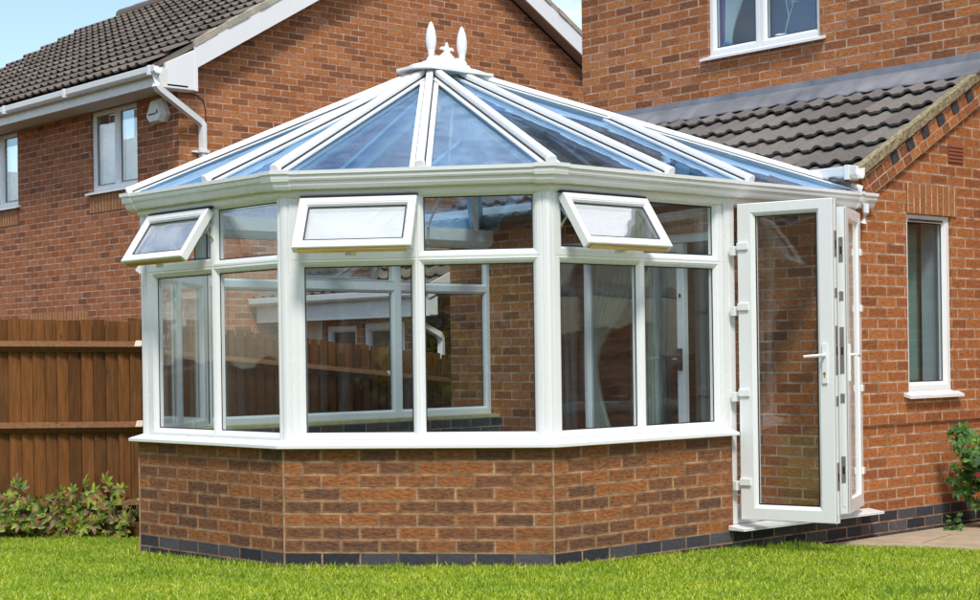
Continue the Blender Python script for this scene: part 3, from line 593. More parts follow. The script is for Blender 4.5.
def leaf(H, d, nsign, lab):
    lf = Leaf(H, d); 
    if nsign < 0: lf.n = -lf.n
    mb = MB(); outer = (0, .632, .074, 2.058); gl = (.116, .520, .172, 1.975)
    ring(mb, lf, outer, gl, depth=.068, o0=.034, bev=.014, rec=.026)
    # midline groove of the edge
    o = mb.build('french_door', 'upvc', cons); o['label'] = lab
    x0, x1, z0, z1 = gl; e = .003
    m = MB(); m.hexa([lf(x0 - e, z0 - e, -.016), lf(x1 + e, z0 - e, -.016), lf(x1 + e, z0 - e, .006), lf(x0 - e, z0 - e, .006), lf(x0 - e, z1 + e, -.016), lf(x1 + e, z1 + e, -.016), lf(x1 + e, z1 + e, .006), lf(x0 - e, z1 + e, .006)]); m.build('pane', glassd, o)
    m = MB(); gask(m, lf, gl, .010, .006); m.build('gasket', 'gasket', o, fix=False)
    # handle and plate on the outer face and the inner face
    for sg in (1, -1):
        m = MB(); of = .034 * sg; px = .575
        m.box(lf(px - .015, .93, min(of, of + sg * .012)), lf.t * .03, lf.n * .012, Vector((0, 0, .24)))
        m.tube([lf(px, 1.10, of), lf(px, 1.10, of + sg * .055)], .010, 10); m.tube([lf(px + .008, 1.10, of + sg * .052), lf(px - .115, 1.093, of + sg * .056)], [.011, .009], 10); m.build('handle', 'upvc', o)
        m = MB(); m.tube([lf(px, .99, of + sg * .010), lf(px, .99, of + sg * .0145)], .009, 12); m.box(lf(px - .004, .965, min(of + sg * .010, of + sg * .0145)), lf.t * .008, lf.n * .0045, Vector((0, 0, .02))); m.build('keyhole', 'brass_and_glint', o)
    # lock gear on the closing edge
    m = MB(); m.box(lf(.632, .12, -.010), lf.t * .003, lf.n * .02, Vector((0, 0, 1.9))); m.build('lock_rail', 'upvc', o)
    for z, hgt in ((1.78, .16), (1.13, .30), (.36, .17), (1.48, .06), (.82, .06)):
        m = MB(); m.box(lf(.635, z - hgt / 2, -.013), lf.t * .003, lf.n * .026, Vector((0, 0, hgt))); m.build('lock_plate', 'metal', o)
        if hgt > .1: k = MB(); k.box(lf(.638, z - .03, -.007), lf.t * .002, lf.n * .014, Vector((0, 0, .05))); k.build('lock_slot', 'gasket', o)
    m = MB()
    for dz in (-.028, .028): m.box(lf(.632, .08, dz - .002), lf.t * .003, lf.n * .004, Vector((0, 0, 1.97)))
    m.build('edge_seal', 'grey', o)
    return lf, o
glassd = M['glass']
d1 = Vector((.608, .154)); lf1, do1 = leaf((.05, -1.327), d1, 1, 'door leaf swung wide open facing the lawn')
th = math.radians(27); lf2, do2 = leaf((.05, -.095), (math.sin(th), -math.cos(th)), 1, 'door leaf half open and seen edge on')
lf2.n = lf2.n
for H, o, zs in (((.045, -1.327), do1, (1.78, 1.40, .86, .30)), ((.045, -.095), do2, (1.78, 1.40, .86, .30))):
    for z in zs:
        sg = 1 if o is do1 else -1
        m = MB(); m.tube([Vector((H[0] + .012, H[1] - .008 * sg, z - .045)), Vector((H[0] + .012, H[1] - .008 * sg, z + .045))], .013, 10)
        m.box(Vector((H[0] - .035, H[1] - (.052 if sg > 0 else -.006), z - .045)), (.03, 0, 0), (0, .046, 0), (0, 0, .06))
        lf = lf1 if o is do1 else lf2; s_ = 1
        fo_ = .034 if o is do1 else -.034
        m.box(lf(.0, z - .012, fo_ if fo_ > 0 else fo_ - .014), lf.t * .075, lf.n * .014, Vector((0, 0, .045))); m.build('hinge', 'upvc', o, bevel=.003)
mb = MB(); mb.tube([Vector((.075, -.005, 2.13)), Vector((.075, -.003, 2.07)), Vector((.05, .0, 2.0))], .022, 8); mb.build('gutter_outlet', 'upvc', gut)

def house_gutter(path, zt, par, name='gutter', w=.11, mat='upvc'):
    pr = [(0, zt - .012), (0, zt - .06), (.02, zt - .085), (w - .03, zt - .085), (w - .006, zt - .06), (w, zt - .01), (w, zt), (w - .008, zt), (w - .010, zt - .055), (.02, zt - .075), (.008, zt - .012)]
    m = MB(); sweep(m, path, pr); return m.build(name, mat, par)
# ================================================================== OWN HOUSE
house = thing('brick_house', (0, 1.7, GZ), 'red brick house with tiled lean-to behind the conservatory', 'house', 'red brick houses')
XL, YM = -4.32, 1.70
plE = Plane((XL, 0), (-.25, 0)); plGb = Plane((0, 0), (0, YM)); plM = Plane((XL, YM), (6.5, YM))
# extension front wall with patio door opening
PD = (1.14, 3.07, .0, 2.04)      # s range from XL
mb = MB(); wallmesh(mb, plE, -.3, 2.30, .25, [PD], ends=False); mb.build('extension_wall', 'brick_d2' if 'brick_d2' in M else 'brick', house, fix=False)
# gable wall of the extension
gy = lambda y: 2.30 + .538 * y
WN = (.590, 1.165, .80, 2.10)
mb = MB(); wallmesh(mb, plGb, .605, 2.30, .25, [WN], ends=False); pl = plGb
for o in (0, -.25): mb.face([pl(0, 2.30, o), pl(YM, 2.30, o), pl(YM, gy(YM), o)], [(0, 2.3), (YM, 2.3), (YM, gy(YM))])
mb.face([(0, 0, .605), (-.25, 0, .605), (-.25, 0, 2.3), (0, 0, 2.3)], [(0, .605), (.25, .605), (.25, 2.3), (0, 2.3)]); mb.face([(-.02, 0, -.3), (-.25, 0, -.3), (-.25, 0, .605), (-.02, 0, .605)], [(0, -.3), (.23, -.3), (.23, .605), (0, .605)]); mb.face([pl(0, .605, 0), pl(YM, .605, 0), pl(YM, .605, -.02), pl(0, .605, -.02)]); gw = mb.build('gable_wall', 'brick_g', house, fix=False)
plL = Plane((-.018, 0), (-.018, YM)); mb = MB(); wallmesh(mb, plL, 0, .605, .2, ends=False); mb.build('lower_wall', 'brick_g', gw, fix=False)
mb = MB(); wallmesh(mb, Plane((-.012, 0), (-.012, YM)), -.32, 0, .2, ends=False); mb.face([(-.012, 0, 0), (-.012, YM, 0), (-.03, YM, .001), (-.03, 0, .001)]); mb.build('plinth', 'blue', gw, fix=False)
# corbelled sloping band and dentils
m_ = .538; dvec = Vector((0, 1, m_)).normalized(); nvec = Vector((0, -m_, 1)).normalized()
def band(y0, y1, a, b, x0, x1, mat, name, par):
    mb = MB(); P0 = Vector((0, y0, gy(y0))); P1 = Vector((0, y1, gy(y1))); Ls = (P1 - P0).length
    c = [P0 + nvec * a, P1 + nvec * a, P1 + nvec * b, P0 + nvec * b]; fr = [Vector((x1, p.y, p.z)) for p in c]; bk = [Vector((x0, p.y, p.z)) for p in c]
    mb.face(fr, [(0, .0), (Ls, .0), (Ls, b - a), (0, b - a)]); 
    for k in range(4): mb.face([fr[k], bk[k], bk[(k + 1) % 4], fr[(k + 1) % 4]], [(0, 0), (0, .03), (Ls, .03), (Ls, 0)])
    return mb.build(name, mat, par)
band(.02, YM - .01, -.15, -.085, .001, .034, 'header', 'corbel_course', gw)
band(.02, YM - .01, -.085, .06, .001, .022, 'header', 'verge_brickwork', gw)
for k in range(6):
    y = .42 + k * .195; y -= .02; P = Vector((.0, y, gy(y) - .085)); mb = MB(); mb.box(P, dvec * .085, nvec * .075, Vector((.030, 0, 0))); mb.build('dentil_brick', 'dent', gw)
mb = MB(); mb.aabb(.001, .010, .592, 1.222, 2.102, 2.318); mb.uv = [(mb.v[k][1], mb.v[k][2] - 2.1 + .03) for f in mb.f for k in f]; mb.build('soldier_lintel', 'soldier', gw)
mb = MB(); mb.aabb(.001, .006, 1.13, 1.33, 2.50, 2.635)
for k in range(5): mb.aabb(.006, .013, 1.13, 1.33, 2.505 + k * .027, 2.519 + k * .027)
mb.build('air_brick', 'terra', gw)
def house_window(pl, hole, par, mull=(), inset=-.06, lab=None, glz='glassh', fw=.055, sill=.05, leafs=None):
    """uPVC window in a wall hole: frame > panes, cill"""
    a, b, c, d = hole; ws = [a] + list(mull) + [b]; mb = MB(); gls = []
    for x0, x1 in zip(ws, ws[1:]):
        gl = (x0 + fw + .012, x1 - fw - .012, c + fw + .04, d - fw); ring(mb, pl, (x0, x1, c + .03, d), gl, depth=.06, o0=inset); gls.append(gl)
    fr = mb.build('window', 'upvc', par)
    if lab: fr['label'] = lab
    gk = MB()
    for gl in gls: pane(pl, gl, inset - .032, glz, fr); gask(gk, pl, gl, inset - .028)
    gk.build('gasket', 'gasket', fr)
    m = MB(); m.prism([pl(a - .06, c - .022, .055), pl(a - .06, c - .002, .055), pl(a - .06, c + .028, inset), pl(a - .06, c + .0, inset)], pl.t * (b - a + .12)); m.prism([pl(a + .002, c + .002, .0), pl(a + .002, c + .03, inset + .002), pl(a + .002, c + .03, inset - .06), pl(a + .002, c + .002, inset - .06)], pl.t * (b - a - .004)); m.build('cill', 'upvc', fr)
    return fr
def curtain(name, x0, x1, y, z0, z1, mat, lab, folds=9, amp=.035, tie=None, sweepx=0, group='curtains behind the house windows'):
    mb = MB(); nu, nv = folds * 8, 14
    def pt(i, j):
        u = i / nu; v = j / nv; z = z1 + (z0 - z1) * v
        w = x1 - x0; x = x0 + w * u
        if tie:  # gathered at a tie-back height, falling to one side
            zt, side = tie; k = math.exp(-((z - zt) / .42) ** 2) if z > zt else math.exp(-((z - zt) / .9) ** 2)
            x = x0 + w * u * (1 - .78 * k) if side < 0 else x1 - w * (1 - u) * (1 - .78 * k)
        x += sweepx * (1 - v)
        return Vector((x, y + amp * math.sin(u * folds * 6.283 + .6 * math.sin(v * 3)) * (1 - .3 * v), z))
    for i in range(nu):
        for j in range(nv): mb.face([pt(i, j), pt(i + 1, j), pt(i + 1, j + 1), pt(i, j + 1)])
    o = mb.build(name, mat, smooth=True, fix=False)
    import bmesh
    bm = bmesh.new(); bm.from_mesh(o.data); bmesh.ops.remove_doubles(bm, verts=bm.verts, dist=1e-5); bmesh.ops.recalc_face_normals(bm, faces=bm.faces); bm.to_mesh(o.data); bm.free(); o.data.polygons.foreach_set('use_smooth', [True] * len(o.data.polygons)); so_ = o.modifiers.new('thick', 'SOLIDIFY'); so_.thickness = .004
    return tag(o, lab, 'curtain', group)
fw_ = house_window(plGb, WN, house, inset=-.02, lab='narrow window under a soldier course')
gc = curtain('curtain', .86, 1.62, 0, .84, 2.06, 'greenish', 'pale green curtain inside the narrow window in the gable wall', 5, .02)
gc.matrix_world = Matrix.Translation((-.29, 0, 0)) @ Matrix.Rotation(math.radians(90), 4, 'Z')
mb = MB(); mb.aabb(-.249, -.082, 1.150, 1.163, .83, 2.098); mb.build('reveal_lining', 'netw', house)
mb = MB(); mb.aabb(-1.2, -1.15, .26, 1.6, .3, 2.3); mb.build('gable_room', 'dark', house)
mb = MB(); mb.box(plGb(.65, 2.052, -.021), plGb.t * .42, plGb.n * .012, Vector((0, 0, .012))); mb.build('trickle_vent', 'gasket', fw_)
# main wall
MW = (XL * -1 - 2.753, XL * -1 - 1.547, 3.72, 4.78)
mb = MB(); wallmesh(mb, plM, -.3, 5.15, .28, [MW]); mw = mb.build('main_wall', 'brick', house, fix=False)
mb = MB(); wallmesh(mb, Plane((XL, 9.2), (XL, YM + .003)), -.3, 5.15, .28, u0=0); wallmesh(mb, Plane((6.5, YM + .003), (6.5, 9.2)), -.3, 5.15, .28); wallmesh(mb, Plane((6.5, 9.197), (XL, 9.197)), -.3, 5.15, .28); mb.build('rear_wall', 'brick', house, fix=False)
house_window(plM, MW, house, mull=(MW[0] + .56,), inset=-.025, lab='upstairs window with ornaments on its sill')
# room behind upstairs window, its walls coloured as the pane's sky reflection
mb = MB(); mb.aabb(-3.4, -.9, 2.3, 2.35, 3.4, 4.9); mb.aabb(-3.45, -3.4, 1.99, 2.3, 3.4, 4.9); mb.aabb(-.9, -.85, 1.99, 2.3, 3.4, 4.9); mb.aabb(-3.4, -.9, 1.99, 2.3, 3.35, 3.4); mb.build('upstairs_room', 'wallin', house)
mb = MB(); mb.aabb(-2.752, -1.548, 1.79, 1.978, 3.722, 3.735); mb.build('window_board', 'upvc', house)
# ground floor room behind patio door
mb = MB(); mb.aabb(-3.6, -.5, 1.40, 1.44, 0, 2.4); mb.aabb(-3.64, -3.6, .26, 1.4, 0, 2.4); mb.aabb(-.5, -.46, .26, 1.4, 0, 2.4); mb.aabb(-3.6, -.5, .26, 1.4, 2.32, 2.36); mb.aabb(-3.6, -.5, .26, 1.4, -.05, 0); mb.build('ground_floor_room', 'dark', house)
# simple pitched roof of the main house (out of the picture)
mb = MB(); yc = (YM + 9.2) / 2
mb.prism([Vector((XL - .2, YM - .25, 5.26)), Vector((XL - .2, yc, 7.3)), Vector((XL - .2, 9.45, 5.26)), Vector((XL - .2, 9.45, 5.36)), Vector((XL - .2, yc, 7.42)), Vector((XL - .2, YM - .25, 5.36))], (11.2, 0, 0)); mb.build('main_roof', 'tile', house)
mb = MB(); mb.aabb(XL - .2, 6.7, YM - .22, YM - .195, 5.14, 5.33); mb.aabb(XL - .2, 6.7, YM - .195, YM - .003, 5.14, 5.16); mb.build('eaves_fascia', 'upvc', house)
house_gutter([(XL - .2, YM - .222), (6.7, YM - .222)], 5.33, house)
# patio door
pp_ = (PD[0], PD[1])
mb = MB(); fx = [PD[0], PD[0] + .26, PD[1]]
mb.box(plE(PD[0], 0, -.12), plE.t * .06, plE.n * .08, Vector((0, 0, 2.04))); mb.box(plE(PD[1] - .06, 0, -.12), plE.t * .06, plE.n * .08, Vector((0, 0, 2.04))); mb.box(plE(PD[0] + .06, 1.97, -.12), plE.t * (PD[1] - PD[0] - .12), plE.n * .079, Vector((0, 0, .069))); mb.box(plE(PD[0] + .06, 0, -.12), plE.t * (PD[1] - PD[0] - .12), plE.n * .079, Vector((0, 0, .05)))
mb.box(plE(1.62, .05, -.115), plE.t * .032, plE.n * .07, Vector((0, 0, 1.92))); pdo = mb.build('patio_door', 'upvc', house, bevel=.004)
mb = MB(); ring(mb, plE, (1.653, 2.70, .052, 1.965), (1.675, 2.62, .13, 1.90), depth=.05, o0=-.035, bev=.006); mb.build('sliding_panel', 'upvc', pdo)
pane(plE, (1.675, 2.62, .13, 1.90), -.068, 'glassh', pdo); pane(plE, (1.21, 1.618, .05, 1.97), -.085, 'glassh', pdo)
mb = MB(); mb.box(plE(2.648, .99, -.036), plE.t * .036, plE.n * .03, Vector((0, 0, .17))); mb.box(plE(2.655, 1.55, -.036), plE.t * .02, plE.n * .01, Vector((0, 0, .03))); mb.build('lock_handle', 'gasket', pdo, bevel=.004)
mb = MB(); mb.box(plE(2.60, 1.075, -.03), plE.t * .05, plE.n * .02, Vector((0, 0, .012))); mb.build('lever', 'metal', pdo)
# curtains
curtain('curtain', -3.0, -2.40, .36, .06, 2.02, 'beige', 'beige curtain tied back inside the patio door', tie=(1.05, -1))
curtain('curtain', -3.35, -3.12, .36, .06, 2.02, 'green' if False else 'grey', 'dull green curtain edge at the left of the patio door', 3)
curtain('curtain', -2.34, -2.2, .38, .06, 2.02, 'beige', 'narrow straight curtain beside the black patio door handle', 4)
curtain('curtain', -2.80, -2.64, 1.85, 3.74, 4.76, 'purple', 'purple curtain in the upstairs window', 4, .02)
curtain('curtain', -2.66, -2.34, 1.83, 3.74, 4.76, 'netw', 'sheer white curtain gathered in the upstairs window', 7, .018, tie=(3.85, -1))
# ornaments upstairs
t_ = thing('plant_pot', (-2.02, 1.815, 3.735), 'white pot with two dried seed heads behind the upstairs window', 'vase')
mb = MB(); mb.lathe((-2.02, 1.815, 3.735), [(.045, 0), (.06, .01), (.07, .05), (.062, .085), (.066, .10), (.05, .10)], 16); mb.build('pot', 'ceramic', t_, smooth=True)
for (dx, dz, hx) in ((.03, .42, .05), (.12, .36, .0)):
    mb = MB(); tp = Vector((-2.02 + dx, 1.82, 3.735 + dz)); mb.tube([Vector((-2.01, 1.815, 3.80)), Vector((-2.01 + dx * .3 + hx, 1.818, 3.735 + dz * .55)), tp], .004, 5)
    for q in range(26):
        a, b = R.uniform(0, 6.28), R.uniform(-.4, 1.3); d = Vector((math.cos(a) * math.cos(b), .5 * math.sin(a) * math.cos(b), math.sin(b))); mb.tube([tp, tp + d * R.uniform(.04, .07)], .0018, 3)
    mb.build('seed_head', 'netw', t_)
t_ = thing('ornament', (-2.62, 1.80, 3.735), 'small blue arched ornament behind the upstairs window', 'ornament')
mb = MB(); mb.tube([Vector((-2.62 + .055 * math.cos(a), 1.80, 3.79 + .06 * math.sin(a))) for a in [math.pi * k / 10 for k in range(11)]], .018, 8); mb.tube([(-2.565, 1.80, 3.737), (-2.565, 1.80, 3.79)], .018, 8); mb.tube([(-2.675, 1.80, 3.737), (-2.675, 1.80, 3.79)], .018, 8); mb.build('arch', 'bluep', t_, smooth=True)

# tile roofs (real profile)
def tile_roof(name, O, du, ds, length, rows, mat, par, gauge=.345, period=.187, amp=.024, clip=None, phase=0, tw=2):
    O = Vector(O); du = Vector(du).normalized(); ds = Vector(ds).normalized(); n = du.cross(ds).normalized()
    if n.z < 0: n = -n
    mb = MB(); prof = [(0, 0), (.06, .10), (.22, .90), (.30, 1), (.40, 1), (.46, .85), (.56, .10), (.62, .0), (.78, .05), (.80, .16), (.84, .16), (.86, .05)]
    nw = int(math.ceil(length / period))
    for r in range(rows):
        lo, hi = r * gauge, (r + 1) * gauge + .03; j = R.uniform(-.004, .004)
        xs = []
        for w in range(nw):
            for f, h in prof:
                x = (w + f) * period
                if x <= length: xs.append((x, h * amp, w))
        u_lo, u_hi = (0, length) if clip is None else clip(r)
        xs = [x for x in xs if u_lo <= x[0] <= u_hi]
        for (xa, ha, wa), (xb, hb, wb) in zip(xs, xs[1:]):
            jit = ((wa // tw * 7919 + r * 104729) % 97) / 97 * .007
            a = O + du * xa + ds * (lo + j) + n * (.052 + ha + jit); b = O + du * xb + ds * (lo + j) + n * (.052 + hb + jit); c = O + du * xb + ds * hi + n * (.012 + hb); d = O + du * xa + ds * hi + n * (.012 + ha)
            uvv = [(wa // tw + .5, r + .5)] * 4; mb.face([a, b, c, d], uvv)
            a2 = a - n * .020 + ds * .004; b2 = b - n * .020 + ds * .004; mb.face([a2, b2, b, a], uvv)
            mb.face([a2, b2, b2 + ds * .04, a2 + ds * .04], uvv)
    o = mb.build(name, mat, par, fix=False)
    return o
SL = .538; dsl = Vector((0, 1, SL)).normalized()
roof = MB(); base = Vector((XL - .1, -.16, 2.30 + SL * -.16 + .045))
roof.prism([Vector((XL - .1, -.14, gy(-.14) + .025)), Vector((XL - .1, YM, gy(YM) + .025)), Vector((XL - .1, YM, gy(YM) + .055)), Vector((XL - .1, -.14, gy(-.14) + .055))], (4.32 + .14, 0, 0)); rf = roof.build('lean_to_roof', 'tile', house)
tile_roof('roof_tiles', (XL - .1, -.17, gy(-.17) + .035), (1, 0, 0), dsl, 4.48, 6, 'tile', rf, gauge=.335)
# verge : mossy mortar under the last tiles
mb = MB(); n0 = 24
for k in range(n0):
    y0 = -.12 + 1.78 * k / n0; y1 = -.12 + 1.78 * (k + 1) / n0; ja, jb = R.uniform(-.006, .006), R.uniform(-.006, .006)
    mb.hexa([Vector((.0, y0, gy(y0) + .03)), Vector((.055 + ja, y0, gy(y0) + .03)), Vector((.055 + jb, y1, gy(y1) + .03)), Vector((.0, y1, gy(y1) + .03)), Vector((.0, y0, gy(y0) + .105)), Vector((.058 + jb, y0, gy(y0) + .10)), Vector((.058 + ja, y1, gy(y1) + .10)), Vector((0, y1, gy(y1) + .105))])
mb.build('verge', 'moss', rf)
mb = MB(); mb.face([(0, -.001, 2.30), (.0, -.001, 2.30), (0, -.12, 2.30)]) if False else None
mb.prism([Vector((.001, -.001, 2.22)), Vector((.001, -.001, 2.34)), Vector((.001, -.12, 2.28)), Vector((.001, -.12, 2.24))], (-.1, 0, 0)); mb.build('eaves_corbel', 'brick_g', gw)
# lead flashing
mb = MB(); nn = 46; xa, xb = XL - .12, .07
prev = None
for k in range(nn + 1):
    x = xa + (xb - xa) * k / nn; wv = .010 * math.sin(k * 1.9) + .006 * math.sin(k * .83); lift = .020 * (.5 + .5 * math.sin((x - xa) / .187 * 6.283))
    col = [Vector((x, YM - .004, 3.385 + .004 * math.sin(k * .6))), Vector((x, YM - .022, 3.382)), Vector((x, YM - .028, 3.30)), Vector((x, YM - .05, gy(YM - .05) + .135)), Vector((x, YM - .17 + wv, gy(YM - .17) + .112 + lift * .7)), Vector((x, YM - .26 + wv, gy(YM - .26) + .094 + lift)), Vector((x, YM - .26 + wv, gy(YM - .26) + .084 + lift)), Vector((x, YM - .004, gy(YM) + .03))]
    if prev:
        for q in range(len(col)): mb.face([prev[q], col[q], col[(q + 1) % len(col)], prev[(q + 1) % len(col)]])
    prev = col
mb.face(prev[::-1]); fl = mb.build('lead_flashing', 'lead', house)
mb = MB()
for x in (-3.1, -1.62, -.15): mb.box((x, YM - .030, 3.29), (.02, 0, 0), (0, .006, 0), (0, 0, .096))
mb.build('lead_lap', 'lead', fl)
# lean-to gutter
gt = house_gutter([(XL - .15, -.10), (.14, -.10)], 2.375, house)
mb = MB(); mb.aabb(.055, .085, -.218, -.098, 2.284, 2.382); mb.aabb(-.42, -.36, -.216, -.098, 2.285, 2.381); mb.build('gutter_bracket', 'upvc', gt)
mb = MB(); mb.aabb(XL, -.02, -.10, -.075, 2.22, 2.34); mb.build('fascia', 'brownd', house)

# ================================================================== NEIGHBOUR HOUSE
nb = thing('brick_house', (-13, 0, GZ), 'neighbouring brick house with white eaves and brown tiled roof beyond the fence', 'house', 'red brick houses')
NX, NL = -8.8, -17.5
plN = Plane((NL, -.03), (NX, -.03)); plNG = Plane((NX, -.03), (NX, 7.52))
W1 = (NX - NL - 1.99, NX - NL - .905, 3.10, 4.06); W0 = (NX - NL - 5.0, NX - NL - 3.905, 3.10, 4.06)
mb = MB(); wallmesh(mb, plN, -.6, 4.1, .25, [W1, W0], u0=-8.7 % .225, ends=False); nf = mb.build('front_wall', 'brick_n', nb, fix=False)
NS = .585; ey = -.03; zy = lambda y: 4.22 + NS * (y - .0) if y < 3.745 else 4.22 + NS * (7.49 - y)
mb = MB(); zz = [(-.03, -.6), (7.52, -.6), (7.52, zy(7.52)), (3.745, zy(3.74)), (-.03, zy(-.03))]
for o in (0, -.25): mb.face([Vector((NX + o, y, z)) for y, z in zz], [(y + .03, z) for y, z in zz])
mb.build('gable_wall', 'brick_g2' if 'brick_g2' in M else 'brick', nb, fix=False)
mb = MB(); wallmesh(mb, Plane((NX, 7.52), (NL, 7.52)), -.6, 4.1, .25); wallmesh(mb, Plane((NL, 7.52), (NL, -.03)), -.6, 4.1, .25); mb.build('rear_wall', 'brick_n', nb, fix=False)
for wn, lab in ((W1, 'two-light window nearest the alarm box'), (W0, 'window cut by the left picture edge')):
    house_window(plN, wn, nb, mull=(wn[0] + .56,), inset=-.03, lab=lab, glz='glassn')
    mb = MB(); mb.box(plN(wn[0] - .02, 2.87, .001), plN.t * (wn[1] - wn[0] + .04), plN.n * .008, Vector((0, 0, .212))); mb.uv = [(mb.v[k][0], mb.v[k][2] - 2.84) for f in mb.f for k in f]; mb.build('soldier_course', 'soldier', nf)
mb = MB(); mb.box(plN(5.05, 1.52, .001), plN.t * 1.55, plN.n * .008, Vector((0, 0, .212))); mb.uv = [(mb.v[k][0], mb.v[k][2] - 1.5) for f in mb.f for k in f]; mb.build('soldier_course', 'soldier', nf)
mb = MB()
for (a, b) in ((W1[0], W1[1]), (W0[0], W0[1])):
    x0 = NL + a - .4; mb.aabb(x0, x0 + 1.9, 1.6, 1.65, 2.6, 4.1); mb.aabb(x0, x0 + 1.9, .23, 1.6, 2.6, 2.65)
mb.build('upstairs_room', 'netw', nb)
for wn, lab in ((W1, 'white net curtain in the neighbouring window nearest the alarm box'), (W0, 'white net curtain in the leftmost neighbouring window')):
    x0 = NL + wn[0]
    curtain('net_curtain', x0 + .04, x0 + .30, .20, 3.14, 4.04, 'netw', lab + ', left drop', 5, .015, tie=(3.3, -1)); curtain('net_curtain', x0 + .62, x0 + 1.02, .20, 3.14, 4.04, 'netw', lab + ', right drop', 6, .015, tie=(3.4, -1))
# eaves: soffit, fascia, gutter
mb = MB(); mb.aabb(NL - .1, NX + .20, -.42, -.031, 4.066, 4.085); mb.build('soffit', 'soffit', nb)
mb = MB(); mb.aabb(NL - .1, NX + .21, -.445, -.42, 4.045, 4.20); mb.aabb(NX + .19, NX + .21, -.42, -.29, 4.045, 4.25); mb.build('fascia', 'upvc_old', nb)
ng = house_gutter([(NL - .15, -.447), (NX + .38, -.447)], 4.235, nb)
mb = MB()
for x in (-15.2, -13.6, -12.0, -10.45, -8.55): mb.aabb(x, x + .05, -.565, -.445, 4.143, 4.242)
mb.build('gutter_bracket', 'upvc', ng)
# barge boards and boxed eaves end
def barge(y0, y1, flip):
    mb = MB(); f = (lambda y: 4.245 + NS * y) if not flip else (lambda y: 4.245 + NS * (7.49 - y))
    mb.prism([Vector((-8.62, y0, f(y0))), Vector((-8.62, y1, f(y1))), Vector((-8.62, y1, f(y1) + .245)), Vector((-8.62, y0, f(y0) + .245))], (.025, 0, 0)); b = mb.build('barge_board', 'upvc', nb)
    mb = MB(); mb.prism([Vector((NX + .001, y0, f(y0) + .005)), Vector((NX + .001, y1, f(y1) + .005)), Vector((NX + .001, y1, f(y1) + .025)), Vector((NX + .001, y0, f(y0) + .025))], (.178, 0, 0)); mb.build('verge_soffit', 'soffit' if not flip else simple('brown_soffit', (.34, .24, .19), .8), b)
    mb = MB(); K = 26
    for k in range(K):
        a, c = y0 + (y1 - y0) * k / K, y0 + (y1 - y0) * (k + 1) / K; j = R.uniform(-.008, .008)
        mb.hexa([Vector((-8.68, a, f(a) + .246)), Vector((-8.585 + j, a, f(a) + .246)), Vector((-8.585 + j, c, f(c) + .246)), Vector((-8.68, c, f(c) + .246)), Vector((-8.68, a, f(a) + .325)), Vector((-8.59 + j, a, f(a) + .318)), Vector((-8.59 + j, c, f(c) + .318)), Vector((-8.68, c, f(c) + .325))])
    mb.build('verge_mortar', 'pmort', b)
barge(.06, 3.744, False); barge(7.43, 3.746, True)
mb = MB(); mb.prism([Vector((-8.60, y, z)) for y, z in ((-.30, 4.046), (.085, 4.046), (.085, 4.50), (.0, 4.46), (-.30, 4.31))], (-.19, 0, 0)); eb = mb.build('eaves_box', 'upvc', nb, bevel=.004)
mb = MB(); mb.aabb(-8.603, -8.592, .055, .09, 4.04, 4.50); mb.build('box_joint', 'upvc', eb)
# roof
dsn = Vector((0, 1, NS)).normalized(); slen = 4.2 / math.cos(math.atan(NS))
mb = MB(); mb.prism([Vector((NL - .1, y, z)) for y, z in ((-.50, 4.19), (3.745, 4.19 + NS * 4.245 - .06), (7.99, 4.19), (7.99, 4.25), (3.745, 4.25 + NS * 4.245 - .06), (-.50, 4.25))], (NX + .16 - NL + .1, 0, 0)); nr = mb.build('roof', 'tile_n', nb)
tile_roof('roof_tiles', (NL - .12, -.52, 4.235), (1, 0, 0), Vector((0, 4.265, NS * 4.245 - .05)), 8.98 + .02, 14, 'tile_n', nr, gauge=.345, period=.187, amp=.028)
mb = MB(); rz = 4.25 + NS * 4.245 - .04
for k in range(16):
    x0 = -16.75 + k * .5; mb.tube([Vector((x0, 3.745, rz - .02)), Vector((x0 + .49, 3.745, rz - .02))], [.115, .108], 12)
mb.build('ridge_tiles', 'tile_n', nr)
# downpipe with swan neck
dp = thing('downpipe', (-8.7, .235, GZ), 'white square downpipe with a swan neck on the neighbouring gable', 'drainpipe')
dp.parent = nb; dp.matrix_parent_inverse = nb.matrix_basis.inverted() if False else Matrix.Translation((-nb.location.x, -nb.location.y, -nb.location.z)); 
for k_ in ('label', 'category'): del dp[k_]
bpy.data.objects.remove(dp)
mb = MB(); mb.tube([(-8.47, -.50, 4.16), (-8.47, -.50, 4.03), (-8.48, -.46, 3.995), (-8.74, .20, 3.735), (-8.745, .235, 3.70), (-8.745, .235, -.3)], .047, 4, sq=True); dpo = mb.build('downpipe', 'upvc', nb)
mb = MB(); mb.box((-8.80, .175, 3.395), (.10, 0, 0), (0, .12, 0), (0, 0, .03)); mb.box((-8.80, .12, 3.40), (.03, 0, 0), (0, .06, 0), (0, 0, .02)); mb.build('pipe_clip', 'upvc', dpo)
mb = MB(); mb.tube([(-8.79, .02, 4.05), (-8.785, .16, 4.04), (-8.785, .27, 3.99), (-8.785, .30, 3.88), (-8.785, .30, 3.72)], .007, 6); mb.build('cable', 'gasket', nb)
